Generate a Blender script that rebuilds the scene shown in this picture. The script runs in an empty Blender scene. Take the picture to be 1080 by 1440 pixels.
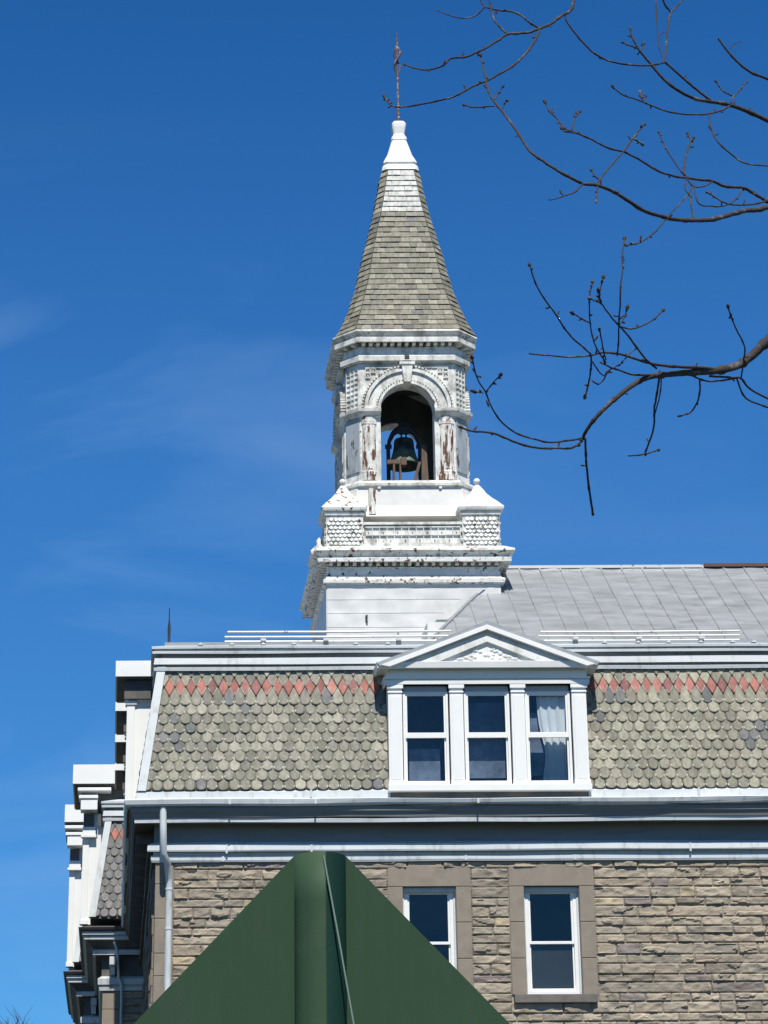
import bpy, bmesh, math, random
from mathutils import Vector, Matrix, noise
R = math.radians
random.seed(11)
C = bpy.context.scene.collection
SC = bpy.context.scene
PI = math.pi

# ------------------------------------------------------------------ camera
F = 3300.0; PX = 440.0; PY = 720.0; TH = math.atan(1180/F); ROLL = 0.005; EYE = 1.6
cam = bpy.data.objects.new('camera', bpy.data.cameras.new('camera')); C.objects.link(cam)
cam.location = (0, 0, EYE)
cam.rotation_euler = (Matrix.Rotation(PI/2+TH, 4, 'X') @ Matrix.Rotation(-ROLL, 4, 'Z')).to_euler()
cd = cam.data
cd.sensor_fit = 'VERTICAL'; cd.sensor_height = 36; cd.sensor_width = 27
cd.lens = F/1440*36
cd.shift_x = (540-PX)/1440
cd.clip_start = 0.1; cd.clip_end = 5000
SC.camera = cam
SC.render.resolution_x = 768; SC.render.resolution_y = 1024
SC.view_settings.view_transform = 'Standard'; SC.view_settings.look = 'None'
SC.view_settings.exposure = 0.32; SC.view_settings.gamma = 1

# ------------------------------------------------------------------ sun and sky
SUN_EL, SUN_AZ = 56.0, 3.0          # azimuth: degrees to the right of straight behind the camera
sd = bpy.data.lights.new('sun', 'SUN'); sd.energy = 4.6; sd.angle = R(0.53); sd.color = (1.0, 0.955, 0.872)
sun = bpy.data.objects.new('sun', sd); C.objects.link(sun)
sv = Vector((math.sin(R(SUN_AZ))*math.cos(R(SUN_EL)), -math.cos(R(SUN_AZ))*math.cos(R(SUN_EL)), math.sin(R(SUN_EL))))
sun.rotation_euler = (-sv).to_track_quat('-Z', 'Y').to_euler()
w = bpy.data.worlds.new('World'); SC.world = w; w.use_nodes = True
nt = w.node_tree; nt.nodes.clear()
def nn(nt, t, **k):
    n = nt.nodes.new(t)
    for a, b in k.items(): setattr(n, a, b)
    return n
out = nn(nt, 'ShaderNodeOutputWorld'); bg = nn(nt, 'ShaderNodeBackground')
sky = nn(nt, 'ShaderNodeTexSky', sky_type='NISHITA', sun_disc=False)
sky.sun_elevation = R(SUN_EL); sky.sun_rotation = R(180-SUN_AZ)
sky.altitude = 300; sky.air_density = 1.0; sky.dust_density = 0.1; sky.ozone_density = 2.5
tc = nn(nt, 'ShaderNodeTexCoord'); sep = nn(nt, 'ShaderNodeSeparateXYZ')
nt.links.new(tc.outputs['Generated'], sep.inputs[0])
ramp = nn(nt, 'ShaderNodeValToRGB')          # tints sky by elevation; unseen upper sky dimmed to cut ambient light
e = ramp.color_ramp.elements
e[0].position = 0.0; e[0].color = (0.8, 1.2, 1.7, 1)
e[1].position = 1.0; e[1].color = (0.16, 0.22, 0.32, 1)
for p, c in ((0.14, (0.43, 1.14, 1.78, 1)), (0.28, (0.45, 1.25, 1.98, 1)), (0.38, (0.46, 1.34, 2.15, 1)), (0.53, (0.30, 1.15, 2.0, 1)), (0.60, (0.16, 0.30, 0.46, 1))):
    q = e.new(p); q.color = c
nt.links.new(sep.outputs['Z'], ramp.inputs[0])
mul = nn(nt, 'ShaderNodeMix', data_type='RGBA', blend_type='MULTIPLY'); mul.inputs[0].default_value = 1
nt.links.new(sky.outputs[0], mul.inputs[6]); nt.links.new(ramp.outputs[0], mul.inputs[7])
mp = nn(nt, 'ShaderNodeMapping'); mp.inputs['Scale'].default_value = (2.6, 2.6, 9.0); mp.inputs['Rotation'].default_value = (0.0, 0.22, 0.0)
mp.inputs['Location'].default_value = (1.9, 0.4, 1.2)
nt.links.new(tc.outputs['Generated'], mp.inputs[0])
nz = nn(nt, 'ShaderNodeTexNoise'); nz.inputs['Scale'].default_value = 1.6; nz.inputs['Detail'].default_value = 7; nz.inputs['Roughness'].default_value = 0.52; nz.inputs['Distortion'].default_value = 0.7
nt.links.new(mp.outputs[0], nz.inputs['Vector'])
cr = nn(nt, 'ShaderNodeMapRange'); cr.inputs['From Min'].default_value = 0.46; cr.inputs['From Max'].default_value = 0.78; cr.inputs['To Max'].default_value = 0.34
nt.links.new(nz.outputs['Fac'], cr.inputs['Value'])
side = nn(nt, 'ShaderNodeMapRange'); side.inputs['From Min'].default_value = 0.12; side.inputs['From Max'].default_value = -0.1; side.inputs['To Min'].default_value = 0.25
nt.links.new(sep.outputs['X'], side.inputs['Value'])
hm = nn(nt, 'ShaderNodeMapRange', interpolation_type='SMOOTHSTEP'); hm.inputs['From Min'].default_value = 0.50; hm.inputs['From Max'].default_value = 0.40
nt.links.new(sep.outputs['Z'], hm.inputs['Value'])
cm0 = nn(nt, 'ShaderNodeMath', operation='MULTIPLY'); nt.links.new(cr.outputs[0], cm0.inputs[0]); nt.links.new(hm.outputs[0], cm0.inputs[1])
cm = nn(nt, 'ShaderNodeMath', operation='MULTIPLY'); nt.links.new(cm0.outputs[0], cm.inputs[0]); nt.links.new(side.outputs[0], cm.inputs[1])
mx = nn(nt, 'ShaderNodeMix', data_type='RGBA'); mx.inputs[7].default_value = (5.5, 8.8, 14.0, 1)
nt.links.new(cm.outputs[0], mx.inputs[0]); nt.links.new(mul.outputs[2], mx.inputs[6])
nt.links.new(mx.outputs[2], bg.inputs['Color']); bg.inputs['Strength'].default_value = 0.05
nt.links.new(bg.outputs[0], out.inputs[0])

# ------------------------------------------------------------------ measuring helpers (pixel on the photo -> point at a known depth)
S = 0.083      # the plan is not square: depth walls run slightly to the left
D0 = 42.0      # distance of the stone front
def W(px, py, Y):
    dx, dy = px-PX, PY-py
    u = (dx*math.cos(ROLL)+dy*math.sin(ROLL))/F; v = (-dx*math.sin(ROLL)+dy*math.cos(ROLL))/F
    d = Vector((u, math.cos(TH)-v*math.sin(TH), math.sin(TH)+v*math.cos(TH)))
    return Vector((0, 0, EYE))+d*(Y/d.y)
def bx_(px, y, py=1100): return W(px, py, D0+y).x+S*y      # building x
def bz(py, y, px=600): return W(px, py, D0+y).z            # building z

# ------------------------------------------------------------------ materials
def mat(name, base=(0.5, 0.5, 0.5), rough=0.6, metal=0.0, var=0.15, vscale=3.0, stretch=(1, 1, 1), attr=False,
        bump=0.1, bscale=40.0, spec=0.4, dirt=None, dirt_amt=(0.55, 0.7), dirt_scale=2.0, dirt_stretch=(1, 1, 1),
        peel=None, peel_amt=(0.6, 0.64), peel_scale=6.0, peel_stretch=(1, 1, 0.45)):
    m = bpy.data.materials.new(name); m.use_nodes = True
    t = m.node_tree; b = t.nodes['Principled BSDF']
    b.inputs['Roughness'].default_value = rough; b.inputs['Metallic'].default_value = metal
    b.inputs['Specular IOR Level'].default_value = spec
    co = nn(t, 'ShaderNodeTexCoord')
    def ns(scale, st, detail=6, ro=0.6):
        mpp = nn(t, 'ShaderNodeMapping'); mpp.inputs['Scale'].default_value = st
        t.links.new(co.outputs['Object'], mpp.inputs[0])
        n = nn(t, 'ShaderNodeTexNoise'); n.inputs['Scale'].default_value = scale; n.inputs['Detail'].default_value = detail
        n.inputs['Roughness'].default_value = ro
        t.links.new(mpp.outputs[0], n.inputs['Vector']); return n
    if attr:
        a = nn(t, 'ShaderNodeAttribute', attribute_name='Col'); src = a.outputs['Color']
    else:
        a = nn(t, 'ShaderNodeRGB'); a.outputs[0].default_value = (*base, 1); src = a.outputs[0]
    n1 = ns(vscale, stretch)
    mr = nn(t, 'ShaderNodeMapRange'); mr.inputs['From Min'].default_value = 0.3; mr.inputs['From Max'].default_value = 0.7
    mr.inputs['To Min'].default_value = 1-var; mr.inputs['To Max'].default_value = 1+var*0.6
    t.links.new(n1.outputs['Fac'], mr.inputs['Value'])
    mm = nn(t, 'ShaderNodeVectorMath', operation='SCALE'); t.links.new(src, mm.inputs[0]); t.links.new(mr.outputs[0], mm.inputs['Scale'])
    src = mm.outputs[0]
    def overlay(src, colr, amt, scale, st, ro=0.65):
        n = ns(scale, st, 8, ro)
        r = nn(t, 'ShaderNodeMapRange'); r.inputs['From Min'].default_value = amt[0]; r.inputs['From Max'].default_value = amt[1]
        t.links.new(n.outputs['Fac'], r.inputs['Value'])
        x = nn(t, 'ShaderNodeMix', data_type='RGBA'); x.inputs[7].default_value = (*colr, 1)
        t.links.new(r.outputs[0], x.inputs[0]); t.links.new(src, x.inputs[6]); return x.outputs[2], r.outputs[0]
    if dirt: src, _ = overlay(src, dirt, dirt_amt, dirt_scale, dirt_stretch)
    pm = None
    if peel:
        src, pm = overlay(src, peel, peel_amt, peel_scale, peel_stretch, 0.6)
    t.links.new(src, b.inputs['Base Color'])
    nb = ns(bscale, (1, 1, 1), 5)
    bp = nn(t, 'ShaderNodeBump'); bp.inputs['Strength'].default_value = bump; bp.inputs['Distance'].default_value = 0.01
    h = nb.outputs['Fac']
    if pm is not None:
        s2 = nn(t, 'ShaderNodeMath', operation='SUBTRACT'); t.links.new(h, s2.inputs[0]); t.links.new(pm, s2.inputs[1]); h = s2.outputs[0]
    t.links.new(h, bp.inputs['Height']); t.links.new(bp.outputs[0], b.inputs['Normal'])
    return m
M = {}
M['white'] = mat('white_paint', (0.76, 0.76, 0.73), 0.5, var=0.14, vscale=2.0, dirt=(0.42, 0.41, 0.37), dirt_amt=(0.50, 0.74), dirt_scale=3.0, dirt_stretch=(1, 1, 0.5))
M['white_clean'] = mat('clean_white_paint', (0.80, 0.80, 0.78), 0.45, var=0.05, vscale=2.0, dirt=(0.62, 0.62, 0.59), dirt_amt=(0.6, 0.85), dirt_scale=4)
M['white_worn'] = mat('worn_white_paint', (0.74, 0.74, 0.70), 0.6, var=0.18, vscale=4.0, dirt=(0.27, 0.26, 0.23), dirt_amt=(0.45, 0.68), dirt_scale=5, dirt_stretch=(1, 1, 0.6),
                      peel=(0.10, 0.055, 0.035), peel_amt=(0.645, 0.665), peel_scale=7.5)
M['white_spotted'] = mat('spotted_white_paint', (0.75, 0.75, 0.71), 0.6, var=0.14, vscale=4.0, dirt=(0.33, 0.31, 0.27), dirt_amt=(0.52, 0.72), dirt_scale=7, peel=(0.10, 0.05, 0.035), peel_amt=(0.575, 0.60), peel_scale=11, peel_stretch=(1, 1, 0.7))
M['white_peeled'] = mat('peeling_white_paint', (0.72, 0.71, 0.67), 0.65, var=0.18, vscale=6.0, dirt=(0.30, 0.27, 0.23), dirt_amt=(0.46, 0.68), dirt_scale=8, dirt_stretch=(1, 1, 0.35),
                        peel=(0.115, 0.05, 0.03), peel_amt=(0.52, 0.55), peel_scale=13.0, peel_stretch=(1, 1, 0.2))
M['tin'] = mat('white_sheet_metal', (0.64, 0.64, 0.625), 0.42, metal=0.0, var=0.15, vscale=2.2, bump=0.5, bscale=2.2, dirt=(0.58, 0.57, 0.54), dirt_amt=(0.5, 0.75), dirt_scale=2.5)
M['cornice'] = mat('shade_darkened_cornice', (0.205, 0.215, 0.22), 0.6, var=0.16, vscale=1.2, stretch=(0.4, 1, 2), dirt=(0.14, 0.145, 0.145), dirt_amt=(0.52, 0.75), dirt_scale=3, dirt_stretch=(0.3, 1, 2))  # shaded frieze and soffit painted darker than the lit mouldings
M['greyhead'] = mat('window_head_shade_grey', (0.40, 0.41, 0.41), 0.6, var=0.06)  # shade on the dormer window heads put into the grey
M['greypaint'] = mat('grey_paint_flaking', (0.36, 0.40, 0.43), 0.6, var=0.12, vscale=4, stretch=(1, 1, 0.4), dirt=(0.22, 0.24, 0.25), dirt_amt=(0.5, 0.7), dirt_scale=7, dirt_stretch=(1, 1, 0.3), peel=(0.09, 0.07, 0.06), peel_amt=(0.60, 0.63), peel_scale=8, peel_stretch=(1, 1, 0.3))
M['gutter'] = mat('pale_gutter_metal', (0.575, 0.61, 0.625), 0.5, var=0.12, vscale=2, stretch=(0.4, 1, 1), dirt=(0.36, 0.36, 0.345), dirt_amt=(0.54, 0.74), dirt_scale=4, dirt_stretch=(1.6, 1, 0.5))
M['dark_core_shade'] = mat('dark_core_and_shade', (0.10, 0.10, 0.10), 0.7, var=0.3, vscale=2, dirt=(0.17, 0.13, 0.10), dirt_amt=(0.5, 0.7))  # dark cores and gutters; also painted shade on eaves and dormers
M['roof'] = mat('grey_standing_seam_metal', (0.31, 0.33, 0.35), 0.42, metal=0.1, var=0.22, vscale=2.2, stretch=(0.5, 1, 3), bump=0.35, bscale=3.5, dirt=(0.21, 0.215, 0.22), dirt_amt=(0.5, 0.72), dirt_scale=3, dirt_stretch=(0.5, 2, 2))
M['ridge'] = mat('brown_ridge_cap', (0.10, 0.055, 0.045), 0.6)
M['slate'] = mat('weathered_slate', attr=True, rough=0.65, var=0.34, vscale=14, stretch=(1, 1, 0.5), bump=0.35, bscale=60, dirt=(0.47, 0.46, 0.36), dirt_amt=(0.60, 0.78), dirt_scale=16)
M['stone'] = mat('rock_faced_sandstone', attr=True, rough=0.9, var=0.22, vscale=5, stretch=(1, 1, 3), bump=0.7, bscale=22, spec=0.15, dirt=(0.20, 0.175, 0.15), dirt_amt=(0.56, 0.78), dirt_scale=5, dirt_stretch=(0.6, 1, 2))
M['dressed'] = mat('dressed_sandstone', (0.275, 0.235, 0.19), 0.9, var=0.12, vscale=3, bump=0.4, bscale=60, spec=0.15, dirt=(0.20, 0.175, 0.15), dirt_amt=(0.5, 0.75), dirt_scale=2.5)
M['darksill'] = mat('dark_stone_sill', (0.16, 0.145, 0.13), 0.9, var=0.2, vscale=6, bump=0.5, bscale=40)
M['mortar'] = mat('mortar', (0.33, 0.305, 0.265), 0.95, var=0.12, vscale=6)
M['wood'] = mat('weathered_wood_frame', (0.13, 0.09, 0.068), 0.8, var=0.3, vscale=6, stretch=(4, 4, 0.6))
M['bronze'] = mat('dark_bell_bronze', (0.035, 0.037, 0.035), 0.5, metal=0.4, var=0.4, vscale=5, dirt=(0.10, 0.15, 0.11), dirt_amt=(0.5, 0.7), dirt_scale=6)
M['verdigris'] = mat('verdigris_bronze', (0.12, 0.165, 0.12), 0.6, metal=0.2, var=0.4, vscale=7)
M['rust'] = mat('rusty_iron', (0.15, 0.085, 0.06), 0.75, var=0.5, vscale=12, dirt=(0.4, 0.33, 0.27), dirt_amt=(0.55, 0.6), dirt_scale=15)
M['iron'] = mat('dark_iron', (0.025, 0.03, 0.035), 0.5, var=0.2)
M['rail'] = mat('pale_metal_rail', (0.62, 0.63, 0.62), 0.4, metal=0.2, var=0.1, dirt=(0.2, 0.14, 0.1), dirt_amt=(0.62, 0.66), dirt_scale=6)
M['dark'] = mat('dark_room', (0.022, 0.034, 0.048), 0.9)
M['screen'] = mat('grey_insect_screen', (0.035, 0.036, 0.036), 0.9, var=0.15, vscale=3)
M['room2'] = mat('blue_grey_blind', (0.17, 0.20, 0.26), 0.9, var=0.6, vscale=2.5)
M['curtain'] = mat('white_net_curtain', (0.75, 0.74, 0.72), 0.9, var=0.08)
M['sign'] = mat('dark_green_painted_metal', (0.029, 0.062, 0.034), 0.7, var=0.05, vscale=6, bump=0.04, bscale=160, dirt=(0.036, 0.063, 0.041), dirt_amt=(0.5, 0.7), dirt_scale=9, dirt_stretch=(3, 1, 0.4), spec=0.12)
M['signpost'] = mat('green_post_paint', (0.038, 0.075, 0.042), 0.6, var=0.10, vscale=9, bump=0.05, bscale=120, dirt=(0.052, 0.080, 0.052), dirt_amt=(0.5, 0.75), dirt_scale=14, spec=0.15)
M['signpost2'] = mat('dark_green_sleeve', (0.010, 0.038, 0.028), 0.6, var=0.12, vscale=9, bump=0.1, bscale=120, spec=0.15)
M['cable'] = mat('pale_cable', (0.17, 0.24, 0.185), 0.5, var=0.1)
M['bark'] = mat('grey_brown_bark', (0.050, 0.040, 0.037), 0.8, var=0.4, vscale=18, bump=0.6, bscale=90, dirt=(0.22, 0.20, 0.185), dirt_amt=(0.56, 0.70), dirt_scale=9)
M['bud'] = mat('reddish_bud', (0.075, 0.035, 0.035), 0.7, var=0.3, vscale=30)
M['grass'] = mat('lawn', (0.045, 0.05, 0.03), 0.95, var=0.35, vscale=1.5, bump=0.8, bscale=30)
M['path'] = mat('grey_concrete_path', (0.16, 0.155, 0.145), 0.9, var=0.15, vscale=1.5)
def glass(name, tint, refl=1.0):
    m = bpy.data.materials.new(name); m.use_nodes = True; t = m.node_tree; t.nodes.clear()
    o = nn(t, 'ShaderNodeOutputMaterial'); mix = nn(t, 'ShaderNodeMixShader'); tr = nn(t, 'ShaderNodeBsdfTransparent'); gl = nn(t, 'ShaderNodeBsdfGlossy')
    tr.inputs[0].default_value = (*tint, 1); gl.inputs['Roughness'].default_value = 0.02
    fr = nn(t, 'ShaderNodeFresnel'); fr.inputs[0].default_value = 1.7
    nzz = nn(t, 'ShaderNodeTexNoise'); nzz.inputs['Scale'].default_value = 1.1; nzz.inputs['Detail'].default_value = 2
    c2 = nn(t, 'ShaderNodeTexCoord'); t.links.new(c2.outputs['Object'], nzz.inputs['Vector'])
    bp = nn(t, 'ShaderNodeBump'); bp.inputs['Strength'].default_value = 0.35; bp.inputs['Distance'].default_value = 0.05
    t.links.new(nzz.outputs['Fac'], bp.inputs['Height']); t.links.new(bp.outputs[0], gl.inputs['Normal'])
    t.links.new(fr.outputs[0], mix.inputs[0]); t.links.new(tr.outputs[0], mix.inputs[1]); t.links.new(gl.outputs[0], mix.inputs[2]); t.links.new(mix.outputs[0], o.inputs[0])
    return m
M['glass'] = glass('window_glass', (0.80, 0.86, 0.90))

# ------------------------------------------------------------------ mesh helpers
class MB:
    def __init__(s, tf=None): s.v = []; s.f = []; s.c = []; s.tf = tf; s.sm = []
    def add(s, vs, fs, col=(1, 1, 1), smooth=False):
        o = len(s.v)
        if s.tf: vs = [s.tf(*p) for p in vs]
        s.v += [tuple(p) for p in vs]
        for i, f in enumerate(fs):
            s.f.append(tuple(o+k for k in f)); s.c.append(col[i] if isinstance(col, list) else col); s.sm.append(smooth)
        return s
    def box(s, x0, x1, y0, y1, z0, z1, col=(1, 1, 1)):
        v = [(x0, y0, z0), (x1, y0, z0), (x1, y1, z0), (x0, y1, z0), (x0, y0, z1), (x1, y0, z1), (x1, y1, z1), (x0, y1, z1)]
        return s.add(v, [(0, 3, 2, 1), (4, 5, 6, 7), (0, 1, 5, 4), (1, 2, 6, 5), (2, 3, 7, 6), (3, 0, 4, 7)], col)
    def prism(s, poly, y0, y1, col=(1, 1, 1)):        # polygon in x,z pushed along y
        n = len(poly)
        v = [(x, y0, z) for x, z in poly]+[(x, y1, z) for x, z in poly]
        f = [tuple(range(n)), tuple(range(2*n-1, n-1, -1))]+[(i, i+n, (i+1) % n+n, (i+1) % n) for i in range(n)]
        return s.add(v, f, col)
    def rings(s, rs, cap=True, smooth=False, col=(1, 1, 1)):   # stacked closed rings of equal count
        n = len(rs[0]); v = [p for r in rs for p in r]; f = []
        for i in range(len(rs)-1):
            for k in range(n):
                f.append((i*n+k, i*n+(k+1) % n, (i+1)*n+(k+1) % n, (i+1)*n+k))
        s.add(v, f, col, smooth)
        if cap:
            s.add(rs[0], [tuple(range(n-1, -1, -1))], col); s.add(rs[-1], [tuple(range(n))], col)
        return s
    def lathe(s, cx, cy, prof, n=20, smooth=True):
        return s.rings([[(cx+r*math.cos(2*PI*k/n), cy+r*math.sin(2*PI*k/n), z) for k in range(n)] for r, z in prof], True, smooth)
    def tube(s, pts, rad, n=6, smooth=True):
        pts = [Vector(p) for p in pts]; rs = []
        if not isinstance(rad, list): rad = [rad]*len(pts)
        up = Vector((0.13, 0.31, 0.94))
        for i, p in enumerate(pts):
            d = (pts[min(i+1, len(pts)-1)]-pts[max(i-1, 0)])
            d = d.normalized() if d.length > 1e-9 else Vector((0, 0, 1))
            a = d.cross(up)
            if a.length < 0.05: a = d.cross(Vector((1, 0, 0)))
            a.normalize(); b = d.cross(a).normalized()
            rs.append([tuple(p+rad[i]*(a*math.cos(2*PI*k/n)+b*math.sin(2*PI*k/n))) for k in range(n)])
        return s.rings(rs, True, smooth)
    def sweep(s, prof, path, closed=False, wav=0.0, step=0.7, seed=0.0, col=(1, 1, 1), only=None):
        P = [Vector(p) for p in path]; n = len(P); segs = []
        cnt = n if closed else n-1
        nor = []
        for i in range(cnt):
            d = (P[(i+1) % n]-P[i]).normalized(); nor.append(Vector((d.y, -d.x)))
        def mit(i):
            if closed: a, b = nor[i-1], nor[i % cnt]
            else:
                a = nor[max(i-1, 0)]; b = nor[min(i, cnt-1)]
            return (a+b)/(1+a.dot(b))
        st = []
        for i in range(cnt):
            a, b = P[i], P[(i+1) % n]; ma, mb_ = mit(i), mit((i+1) % n if closed else i+1)
            L = (b-a).length; k = max(1, int(L/step)) if wav else 1
            for j in range(k):
                t = j/k; st.append((a.lerp(b, t), ma.lerp(mb_, t), i))
        if not closed: st.append((P[-1], mit(n-1), cnt-1))
        m = len(prof); v = []
        for (p, mt, t) in st:
            for j, (o, z) in enumerate(prof):
                dz = wav*noise.noise(Vector((p.x*0.45+seed, p.y*0.45, j*0.33))) if wav else 0
                do = wav*0.7*noise.noise(Vector((p.x*0.6+seed+9, p.y*0.6, j*0.4))) if wav else 0
                q = p+mt*(o+do); v.append((q.x, q.y, z+dz))
        f = []; q = len(st)
        for i in range(q if closed else q-1):
            if only is not None and st[i][2] != only: continue
            for j in range(m-1):
                f.append((i*m+j, ((i+1) % q)*m+j, ((i+1) % q)*m+j+1, i*m+j+1))
        s.add(v, f, col)
        if not closed and only is None:
            s.add(v[:m], [tuple(range(m))], col); s.add(v[-m:], [tuple(range(m-1, -1, -1))], col)
        return s
    def build(s, name, m, parent=None, skew=True, bevel=0.0, autos=False, loc=None):
        me = bpy.data.meshes.new(name)
        vs = [(x-S*y, y, z) for x, y, z in s.v] if skew else s.v
        me.from_pydata(vs, [], s.f); me.update()
        b = bmesh.new(); b.from_mesh(me)
        bmesh.ops.delete(b, geom=[v_ for v_ in b.verts if not v_.link_faces], context='VERTS')
        bmesh.ops.recalc_face_normals(b, faces=b.faces)
        b.to_mesh(me); b.free()
        ca = me.color_attributes.new('Col', 'FLOAT_COLOR', 'CORNER')
        k = 0; buf = []
        for p, c in zip(me.polygons, s.c): buf += [c[0], c[1], c[2], 1.0]*p.loop_total
        ca.data.foreach_set('color', buf)
        me.polygons.foreach_set('use_smooth', s.sm)
        me.materials.append(m)
        o = bpy.data.objects.new(name, me); C.objects.link(o)
        if parent: o.parent = parent
        if loc: o.location = loc
        if bevel:
            md = o.modifiers.new('b', 'BEVEL'); md.width = bevel; md.segments = 2; md.limit_method = 'ANGLE'; md.angle_limit = R(40)
        return o
def tag(o, label=None, cat=None, group=None, kind=None):
    if label: o['label'] = label
    if cat: o['category'] = cat
    if group: o['group'] = group
    if kind: o['kind'] = kind
    return o
def empty(name, loc, label, cat, group=None):
    o = bpy.data.objects.new(name, None); C.objects.link(o); o.location = loc; o.empty_display_size = 0.3
    return tag(o, label, cat, group)

# ------------------------------------------------------------------ ground
g = MB(); g.box(-700, 700, -300, 1500, -0.5, 0.0)
tag(g.build('ground', M['grass'], skew=False), kind='structure')
g = MB(); g.box(-60, 60, 6.0, 8.5, -0.1, 0.05)
tag(g.build('path', M['path'], skew=False, bevel=0.02), kind='structure')

# ------------------------------------------------------------------ the school building
B = empty('school_building', (0, D0, 0), 'brown sandstone school with grey slate mansard, white dormers and white bell tower', 'building')
xL = bx_(217, 0, 1300); xR = xL+17.0
def zf(py, o=0.0): return bz(py, -o)          # height on the front at a given projection
# --- stone wall of rough courses
def lin(r, g_, b): return tuple(((c/255)**2.2) for c in (r, g_, b))
def rock(mb, x0, x1, z0, z1, seed, y=0.0, depth=1.0):
    g_ = 0.007; x0 += 0.002; x1 -= 0.002; z0 += g_/2; z1 -= g_/2
    nx = max(6, int((x1-x0)/0.022)); nz_ = max(6, int((z1-z0)/0.020)); V = []
    ta = random.uniform(-1, 1)*0.02; base = random.uniform(0.006, 0.020)*depth; rg = random.uniform(0.014, 0.034)*depth
    tone = random.choice(((0.300, 0.248, 0.182), (0.272, 0.228, 0.170), (0.235, 0.200, 0.155), (0.325, 0.272, 0.200), (0.272, 0.235, 0.180), (0.29, 0.238, 0.175)))
    if random.random() < 0.035: tone = (0.375, 0.30, 0.19)
    if random.random() < 0.03: tone = (0.21, 0.175, 0.155)
    k = random.uniform(1.0, 1.28); gy = sum(tone)/3; tone = tuple((c*0.86+gy*0.14)*k*1.08 for c in tone)
    for j in range(nz_+1):
        for i in range(nx+1):
            u, v = i/nx, j/nz_; x = x0+(x1-x0)*u; z = z0+(z1-z0)*v
            ex = min(u*(x1-x0), (1-u)*(x1-x0)); ez = min(v, 1-v)*(z1-z0)
            fall = min(1, ex/0.014)*min(1, ez/0.016)
            p = Vector((x*3.0+seed, seed*0.37, z*5.0))
            r1 = abs(noise.noise(p)); r2 = noise.noise(p*2.7+Vector((5, 3, 1)))+0.7*abs(noise.noise(p*6+Vector((1, 8, 4))))
            crack = 1 if noise.noise(Vector((x*2.2+seed, seed*1.3, z*8)))+0.3*(0.4-v) > 0.27 else 0
            d = base+rg*(0.8-1.6*r1)+0.012*r2*depth+ta*(u-0.5)+0.023*crack*depth
            V.append((x+random.uniform(-1, 1)*0.003, y-max(0.0, d)*fall, z+random.uniform(-1, 1)*0.003))
    fs = [(j*(nx+1)+i, j*(nx+1)+i+1, (j+1)*(nx+1)+i+1, (j+1)*(nx+1)+i) for j in range(nz_) for i in range(nx)]
    mb.add(V, fs, tone)
    # thin return so the joint reads as a real gap
    e = 0.02
    mb.box(x0, x1, y+0.0006, y+e, z0, z1, tone)
wins = []   # openings: x0,x1,z0,z1
for (a, b_) in ((566, 642), (737, 816)):
    wins.append((bx_(a+1, 0, 1300), bx_(b_, 0, 1300), zf(1400), zf(1247)))
for k in range(1, 3):
    a = wins[1]; st = 4.4*k
    wins.append((a[0]+st+0.5, a[1]+st+0.5, a[2], a[3]))
wtop = zf(1211)
SW = 0.27      # surround width
quoin = xL+0.33
wall = MB(); joint = MB()
z = wtop; hs = [0.14, 0.19, 0.15, 0.20, 0.145, 0.20, 0.165, 0.145, 0.155, 0.205, 0.16, 0.19]; i = 0; courses = []
while z > wtop-4.2:
    h = hs[i % len(hs)]; courses.append((z-h, z)); z -= h; i += 1
zlow = z; random.seed(5); sd_ = 0
for (z0, z1) in courses:
    zm = (z0+z1)/2; cuts = []
    for (a, b_, c, d) in wins:
        if c-0.16 < zm < d+0.35: cuts.append((a-SW, b_+SW))
    spans = []; x = quoin
    for (a, b_) in sorted(cuts): spans.append((x, a)); x = b_
    spans.append((x, xR))
    for (a, b_) in spans:
        x = a
        while x < b_-0.01:
            L = random.choice((random.uniform(0.25, 0.55), random.uniform(0.5, 1.1)))
            if b_-(x+L) < 0.2: L = b_-x
            if x < bx_(1110, 0): rock(wall, x, x+L, z0, z1, sd_*1.71)
            else: wall.box(x+0.005, x+L-0.005, -0.03, 0.02, z0+0.005, z1-0.005, (0.27, 0.23, 0.18))
            sd_ += 1; x += L
wo = wall.build('stone_wall', M['stone'], B)
# mortar backing with window holes, full height below
xs = [xL+0.02]
zz0 = wins[0][2]; zz1 = wins[0][3]
bk = MB(); x = xL+0.02
for (a, b_, c, d) in wins:
    bk.box(x, a, 0.003, 0.45, zz0, zz1); x = b_
bk.box(x, xR, 0.003, 0.45, zz0, zz1); bk.box(xL+0.02, xR, 0.003, 0.45, zz1, wtop+0.9); bk.box(xL+0.02, xR, 0.003, 0.45, 0.0, zz0)
bk.build('wall_core', M['mortar'], B)
# lower storeys outside the frame: plain dressed courses
lw = MB(); z = zlow; k = 0
while z > 0.5:
    x = xL+0.3; 
    while x < xR:
        L = random.uniform(0.5, 1.1); L = min(L, xR-x)
        lw.box(x+0.005, x+L-0.005, -0.03, 0.007, z-0.24, z-0.006, (0.26*random.uniform(0.85, 1.1), 0.215, 0.17)); x += L
    z -= 0.245
lw.build('lower_wall', M['stone'], B)
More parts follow.
